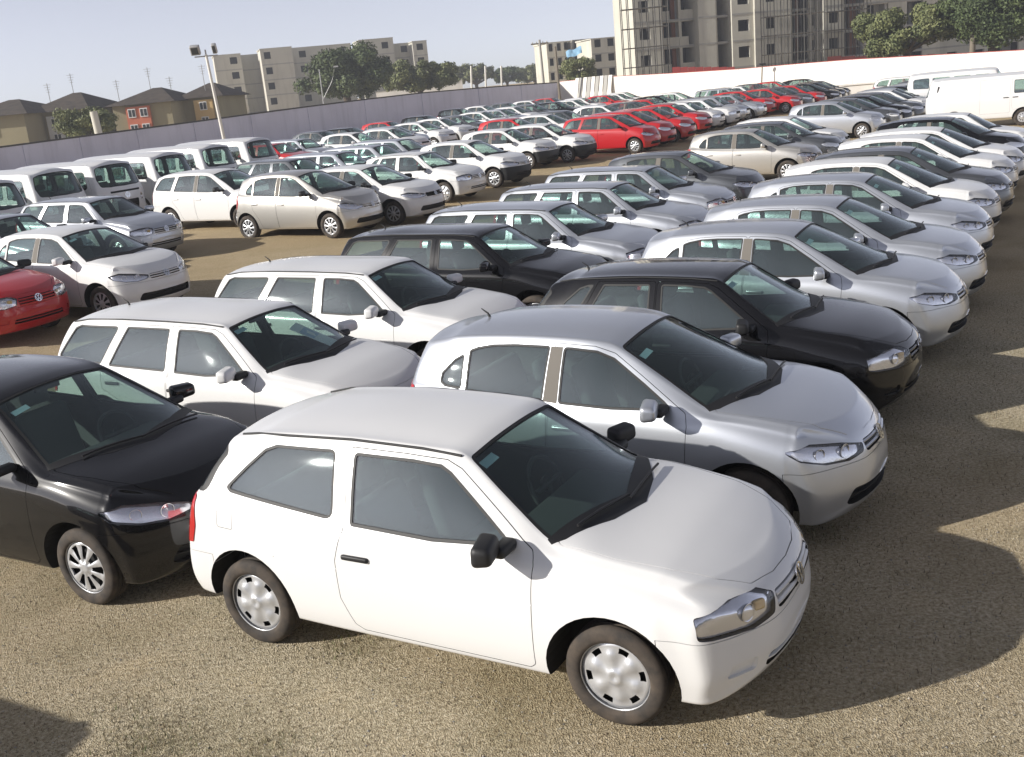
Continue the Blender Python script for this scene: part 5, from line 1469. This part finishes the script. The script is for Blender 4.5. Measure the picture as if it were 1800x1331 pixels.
NAMES = {'gol4': 'hatchback', 'gol4d': 'hatchback', 'parati': 'estate_car', 'gol5': 'hatchback', 'fox': 'hatchback', 'spacefox': 'estate_car', 'golf': 'hatchback', 'cross': 'hatchback', 'kombi': 'passenger_van', 'panel': 'panel_van'}
CWORD = {'white': 'white', 'silver': 'silver', 'black': 'black', 'grey': 'dark grey', 'beige': 'champagne silver', 'red': 'red'}
def place(kind, lod, loc, hd, col, label, group):
    loc = (loc[0], loc[1], gz(loc[0], loc[1]))
    e = empty(NAMES[kind], loc, R(hd)); objs = []
    for nm, me, pi in KIND[kind][lod]:
        o = link(nm, me, e if pi is None else objs[pi]); objs.append(o)
        for s in o.material_slots:
            if s.material == PAINT['proxy']: s.link = 'OBJECT'; s.material = PAINT[col]
    tag(e, label, WORDS[kind][1], group)
    return e, objs
RD = Vector((math.cos(R(61)), math.sin(R(61))))      # direction in which the rows run
def corner_ref(kind):
    p = KIND[kind]['spec']['windscreen'][-3]
    return p[0], -p[1] - .02, p[2] + .01
def locate(u, v, kind, hd):
    return locate_pt(u, v, corner_ref(kind), hd)
def locate_pt(u, v, loc, hd):
    """car position from where a known point of it shows in the photograph"""
    x, y, z = loc; w = on_ground(u, v, z); a = R(hd)
    return Vector((w.x - (x * math.cos(a) - y * math.sin(a)), w.y - (x * math.sin(a) + y * math.cos(a)), 0))
ORD = ['first', 'second', 'third', 'fourth', 'fifth', 'sixth', 'seventh', 'eighth', 'ninth', 'tenth', 'eleventh', 'twelfth', 'thirteenth', 'fourteenth', 'fifteenth', 'sixteenth', 'seventeenth', 'eighteenth', 'nineteenth', 'twentieth', 'twenty-first', 'twenty-second', 'twenty-third', 'twenty-fourth']
ROWS = {
 'A': ('the front row', 'cars in the front row', -29.6, [
    (820, 808, 'gol4', 'white'), (1088, 612, 'gol5', 'silver'), (1267, 496, 'gol4d', 'black'), (1393, 418, 'gol5', 'silver'), (1467, 367, 'gol5', 'silver'), (1518, 322, 'gol5', 'silver'), (1558, 291, 'gol5', 'white'),
    (1596, 271, 'gol5', 'grey'), (1624, 247, 'gol5', 'white'), (1651, 233, 'gol5', 'white'), (1670, 213, 'gol5', 'black'), (1697, 206, 'gol4d', 'white')]),
 'B': ('the second row', 'cars in the second row', -29.0, [
    (-5, 700, 'gol5', 'black'), (397, 577, 'parati', 'white'), (643, 485, 'parati', 'white'), (838, 417, 'parati', 'black'), (962, 372, 'parati', 'silver'), (1070, 333, 'parati', 'silver'), (1132, 302, 'parati', 'silver'),
    (1195, 276, 'gol5', 'grey'), (1323, 234, 'gol5', 'beige'), (1370, 220, 'gol5', 'grey'), (1387, 211, 'gol5', 'white'), (1470, 183, 'gol5', 'silver'), (1488, 181, 'gol5', 'grey'), (1508, 177, 'gol5', 'black'),
    (1537, 170, 'gol5', 'grey'), (1550, 167, 'gol5', 'white'), (1567, 160, 'gol5', 'silver'), (1587, 155, 'gol5', 'black'), (1623, 147, 'gol4d', 'silver'), (1640, 141, 'gol5', 'grey')]),
 'F': ('the third row', 'cars in the third row', -29.0, [
    (5, 462, 'gol4', 'red'), (78, 418, 'gol5', 'white'), (521, 308, 'fox', 'beige'), (632, 297, 'golf', 'white'), (733, 272, 'gol4d', 'white'), (820, 252, 'cross', 'white'), (885, 232, 'cross', 'white'), (935, 226, 'cross', 'white'),
    (1075, 205, 'spacefox', 'red'), (1107, 198, 'spacefox', 'red'), (1145, 192, 'spacefox', 'red'), (1178, 185, 'gol5', 'red'), (1202, 182, 'parati', 'white'), (1228, 178, 'parati', 'white'), (1255, 172, 'parati', 'silver'), (1280, 169, 'parati', 'silver'),
    (1304, 162, 'gol5', 'red'), (1338, 160, 'gol5', 'red'), (1360, 157, 'gol5', 'grey'), (1383, 154, 'gol5', 'red'), (1410, 151, 'gol5', 'black'), (1424, 148, 'gol5', 'black'), (1436, 145, 'gol5', 'black')]),
 'G': ('the fourth row', 'cars in the fourth row', -29.0, [
    (22, 390, 'gol4d', 'silver'), (155, 357, 'parati', 'silver'), (376, 307, 'spacefox', 'white'), (507, 285, 'parati', 'grey'), (574, 275, 'parati', 'silver'), (654, 260, 'parati', 'silver'), (724, 247, 'parati', 'silver'), (900, 212, 'gol5', 'red'), (945, 207, 'gol5', 'white'), (990, 198, 'gol5', 'grey'),
    (1060, 188, 'gol5', 'white'), (1100, 184, 'gol5', 'grey'), (1120, 181, 'gol5', 'red'), (1158, 171, 'gol5', 'black'), (1188, 165, 'gol5', 'white'), (1262, 160, 'parati', 'silver'), (1290, 156, 'parati', 'white'), (1322, 151, 'gol5', 'grey'), (1350, 148, 'gol5', 'red'), (1392, 145, 'gol5', 'black')]),
 'H': ('the fifth row', 'cars in the fifth row', -29.0, [
    (478, 256, 'gol4', 'red'), (522, 248, 'parati', 'silver'), (597, 240, 'gol5', 'white'), (650, 234, 'gol5', 'white'), (686, 226, 'gol5', 'silver'), (735, 218, 'gol5', 'white'), (772, 211, 'gol5', 'white'), (806, 206, 'gol5', 'grey'), (845, 199, 'gol5', 'white'), (877, 195, 'gol5', 'silver'),
    (902, 190, 'gol5', 'white'), (935, 186, 'gol5', 'grey'), (973, 182, 'gol5', 'black'), (998, 179, 'gol5', 'white'), (1022, 174, 'gol5', 'white'), (1048, 172, 'gol5', 'red'), (1077, 168, 'gol5', 'white'), (1097, 164, 'gol5', 'white')]),
 'W': ('the row along the lavender wall', 'cars along the lavender wall', -29.0, [
    (560, 234, 'gol5', 'grey'), (622, 227, 'gol5', 'black'), (690, 216, 'gol5', 'red'), (745, 206, 'gol5', 'black'), (805, 193, 'gol5', 'black'), (848, 188, 'gol5', 'white'), (890, 183, 'gol5', 'grey'), (930, 179, 'gol5', 'white'), (968, 174, 'gol5', 'red')]),
 'K': ('the van row', 'vans by the lavender wall', -29.0, [
    (-62, 337, 'kombi', 'white'), (54, 314, 'kombi', 'white'), (160, 299, 'kombi', 'white'), (267, 282, 'kombi', 'white'), (352, 267, 'kombi', 'white'), (431, 254, 'kombi', 'white')]),
}
CARS = []
def car_ok(p, q): return True
for rk, (phrase, group, hd0, lst) in ROWS.items():
    last_t = -1e9; rnd = random.Random(rk)
    for i, (u, v, kind, col) in enumerate(lst):
        hd = hd0 + (rnd.uniform(-.7, .7) if (rk, i) != ('A', 0) else 0)
        if (rk, i) == ('A', 0): loc, hd = Vector((.75484, 5.36804, 0)), -29.761
        elif (rk, i) == ('B', 0): loc = locate_pt(147, 1000, (0, -.79, .292), hd)
        elif (rk, i) == ('F', 0): loc = locate_pt(68, 527, (.78, 0, .652), hd)
        else: loc = locate(u, v, kind, hd)
        d = Vector((loc.x, loc.y)); t = d.dot(RD)
        if t < last_t + 2.0: loc = loc + Vector((RD.x, RD.y, 0)) * (last_t + 2.0 - t); t = last_t + 2.0
        last_t = t
        CARS.append([rk, i, kind, col, loc, hd, phrase, group])
# keep nose and tail of neighbouring rows apart
def box_of(c):
    S = KIND[c[2]]['spec']; xs = [x for z, x in S['xf']] + [x for z, x in S['xr']]
    return min(xs) - .06, max(xs) + .06, max(y for x, y in S['W']) + .06
def overlap(a, b):
    def axes(c): t = R(c[5]); return Vector((math.cos(t), math.sin(t))), Vector((-math.sin(t), math.cos(t)))
    def ctr(c):
        x0, x1, w = box_of(c); ax, ay = axes(c); return Vector((c[4].x, c[4].y)) + ax * (x0 + x1) / 2, (x1 - x0) / 2, w
    ca, la, wa = ctr(a); cb, lb, wb_ = ctr(b); d = cb - ca; best = 1e9
    for ax in (*axes(a), *axes(b)):
        pa = la * abs(axes(a)[0].dot(ax)) + wa * abs(axes(a)[1].dot(ax)); pb = lb * abs(axes(b)[0].dot(ax)) + wb_ * abs(axes(b)[1].dot(ax))
        best = min(best, pa + pb - abs(d.dot(ax)))
    return best
FIXED = {('A', k) for k in range(6)} | {('B', k) for k in range(5)}
for it in range(60):
    moved = 0
    for i in range(len(CARS)):
        for j in range(i + 1, len(CARS)):
            a, b = CARS[i], CARS[j]
            if (a[4] - b[4]).length > 7: continue
            q = overlap(a, b)
            if q > .01:
                ax = Vector((math.cos(R(a[5])), math.sin(R(a[5])), 0)); dd = b[4] - a[4]
                if abs(dd.dot(ax)) > 1.9 and a[0] != b[0]: dirv = ax * (1 if dd.dot(ax) > 0 else -1)
                else: dirv = Vector((RD.x, RD.y, 0)) * (1 if dd.dot(Vector((RD.x, RD.y, 0))) > 0 else -1)
                fa, fb = (a[0], a[1]) in FIXED, (b[0], b[1]) in FIXED
                if fa and fb: continue
                wa_, wb2 = (0, 1) if fa else ((1, 0) if fb else ((.0, 1.0) if b[4].y > a[4].y else (1.0, 0)))
                a[4] = a[4] - dirv * (q + .01) * wa_; b[4] = b[4] + dirv * (q + .01) * wb2; moved += 1
    if not moved: break
print('overlap passes', it, 'left', moved)
SHEETS = {('B', 1), ('B', 4), ('B', 5), ('B', 6)}
M_SHEET = flat('printed_sheet', (.42, .52, .70), .6)
for rk, i, kind, col, loc, hd, phrase, group in CARS:
    near = loc.y < 24 or (rk, i) in (('F', 2), ('F', 3), ('F', 4), ('F', 5), ('F', 6), ('F', 7), ('G', 2), ('F', 8), ('B', 8)) or (rk == 'K' and i in (1, 2, 3))
    nm = 'nearest ' if False else ''
    label = '%s %s, %s from the camera in %s' % (CWORD[col], WORDS[kind][0], ORD[i], phrase)
    loc = Vector((loc.x, loc.y, gz(loc.x - 1.0, loc.y + .6)))
    e, objs = place(kind, 'near' if near else 'far', loc, hd, col, label, group)
    if (rk, i) in SHEETS:
        K = KIND[kind]['spec']['skin']; ws = [o for o in objs if o.name.startswith('windscreen')][0]
        quad = []
        for x, y in ((-.60, .02), (-.66, .20), (-.30, .36), (-.24, .18)):
            p = K.top(x, y); n_ = K.normal(p)[0]; quad.append(p - n_ * .02)
        n_ = (quad[1] - quad[0]).cross(quad[3] - quad[0]).normalized()
        if n_.z < 0: n_ = -n_
        q2 = [p - n_ * .001 for p in quad]
        def lp(a, b, t): return quad[a].lerp(quad[b], t)
        me = mesh('paper_sheet', quad + q2, [(0, 1, 2, 3), (7, 6, 5, 4), (0, 4, 5, 1), (1, 5, 6, 2), (2, 6, 7, 3), (3, 7, 4, 0)], [M_PAPER])
        link('paper_sheet', me, ws)
        b0 = [quad[0].lerp(quad[3], .18), quad[1].lerp(quad[2], .18), quad[1].lerp(quad[2], .62), quad[0].lerp(quad[3], .62)]
        c_ = sum(b0, Vector()) / 4; b0 = [c_ + (p - c_) * .82 + n_ * .0012 for p in b0]
        link('paper_sheet', mesh('print_block', b0, [(0, 1, 2, 3)], [M_SHEET]), ws).name = 'printed_block'
# panel van on the right and vehicles behind it
_w = on_ground(1797, 221)
_h = -24.0; S_ = PANEL; a = R(_h); off = Vector((0, -.78, 0)); 
loc = Vector((_w.x - (-(-.78) * math.sin(a)), _w.y - (-.78 * math.cos(a)), 0))
place('panel', 'near', loc, _h, 'white', 'large white windowless panel van standing at the right edge beyond the front row', 'vans on the right')
place('kombi', 'far', locate(1752, 126, 'kombi', -24), -24, 'white', 'white van with side windows beyond the large panel van', 'vans on the right')
place('spacefox', 'far', locate(1604, 137, 'spacefox', -24), -24, 'white', 'white tall estate against the white wall behind the dark hatchbacks', 'vans on the right')
# low white block by the wall
p = on_ground(1495, 170); mb = MB(); mb.box((-1.6, -.4, 0), (1.6, .4, .95)); mb.box((-1.7, -.5, .953), (1.7, .5, 1.03))
o = link('low_wall', mb.build('low_wall', [M_WHITEWALL]), None, (p.x, p.y, 0)); o.rotation_euler.z = R(-20)
tag(o, 'low beige masonry block before the white wall', 'wall')
print('built', len(CARS), 'cars', len(bpy.data.objects), 'objects', round(time.time() - T0, 1))
# a car just outside the picture at lower left: its shadow reaches into the frame
_b0 = [c for c in CARS if c[0] == 'B' and c[1] == 0][0]; _a = R(-29)
_l = _b0[4] - Vector((RD.x, RD.y, 0)) * 4.45 + Vector((math.cos(_a), math.sin(_a), 0)) * .1
place('gol4', 'far', _l, -29, 'grey', 'hatchback just beyond the lower left corner, showing only as a shadow', 'cars in the second row')

# ------------------------------------------------------------------ thin haze over the lot and the buildings
mb = MB(); mb.box((-260, -70, -1.2), (260, 330, 24))
_hm = bpy.data.materials.new('haze'); _hm.use_nodes = True; _t = _hm.node_tree; _t.nodes.clear()
_o = _t.nodes.new('ShaderNodeOutputMaterial'); _v = _t.nodes.new('ShaderNodeVolumePrincipled'); _v.inputs['Density'].default_value = .0009; _v.inputs['Color'].default_value = (.90, .93, 1.0, 1); _v.inputs['Anisotropy'].default_value = .2
_t.links.new(_v.outputs[0], _o.inputs['Volume'])
_hz = tag(link('haze', mb.build('haze', [_hm])), 'thin pale haze over the lot and buildings', 'haze', None, 'stuff')
SC.cycles.volume_bounces = 0
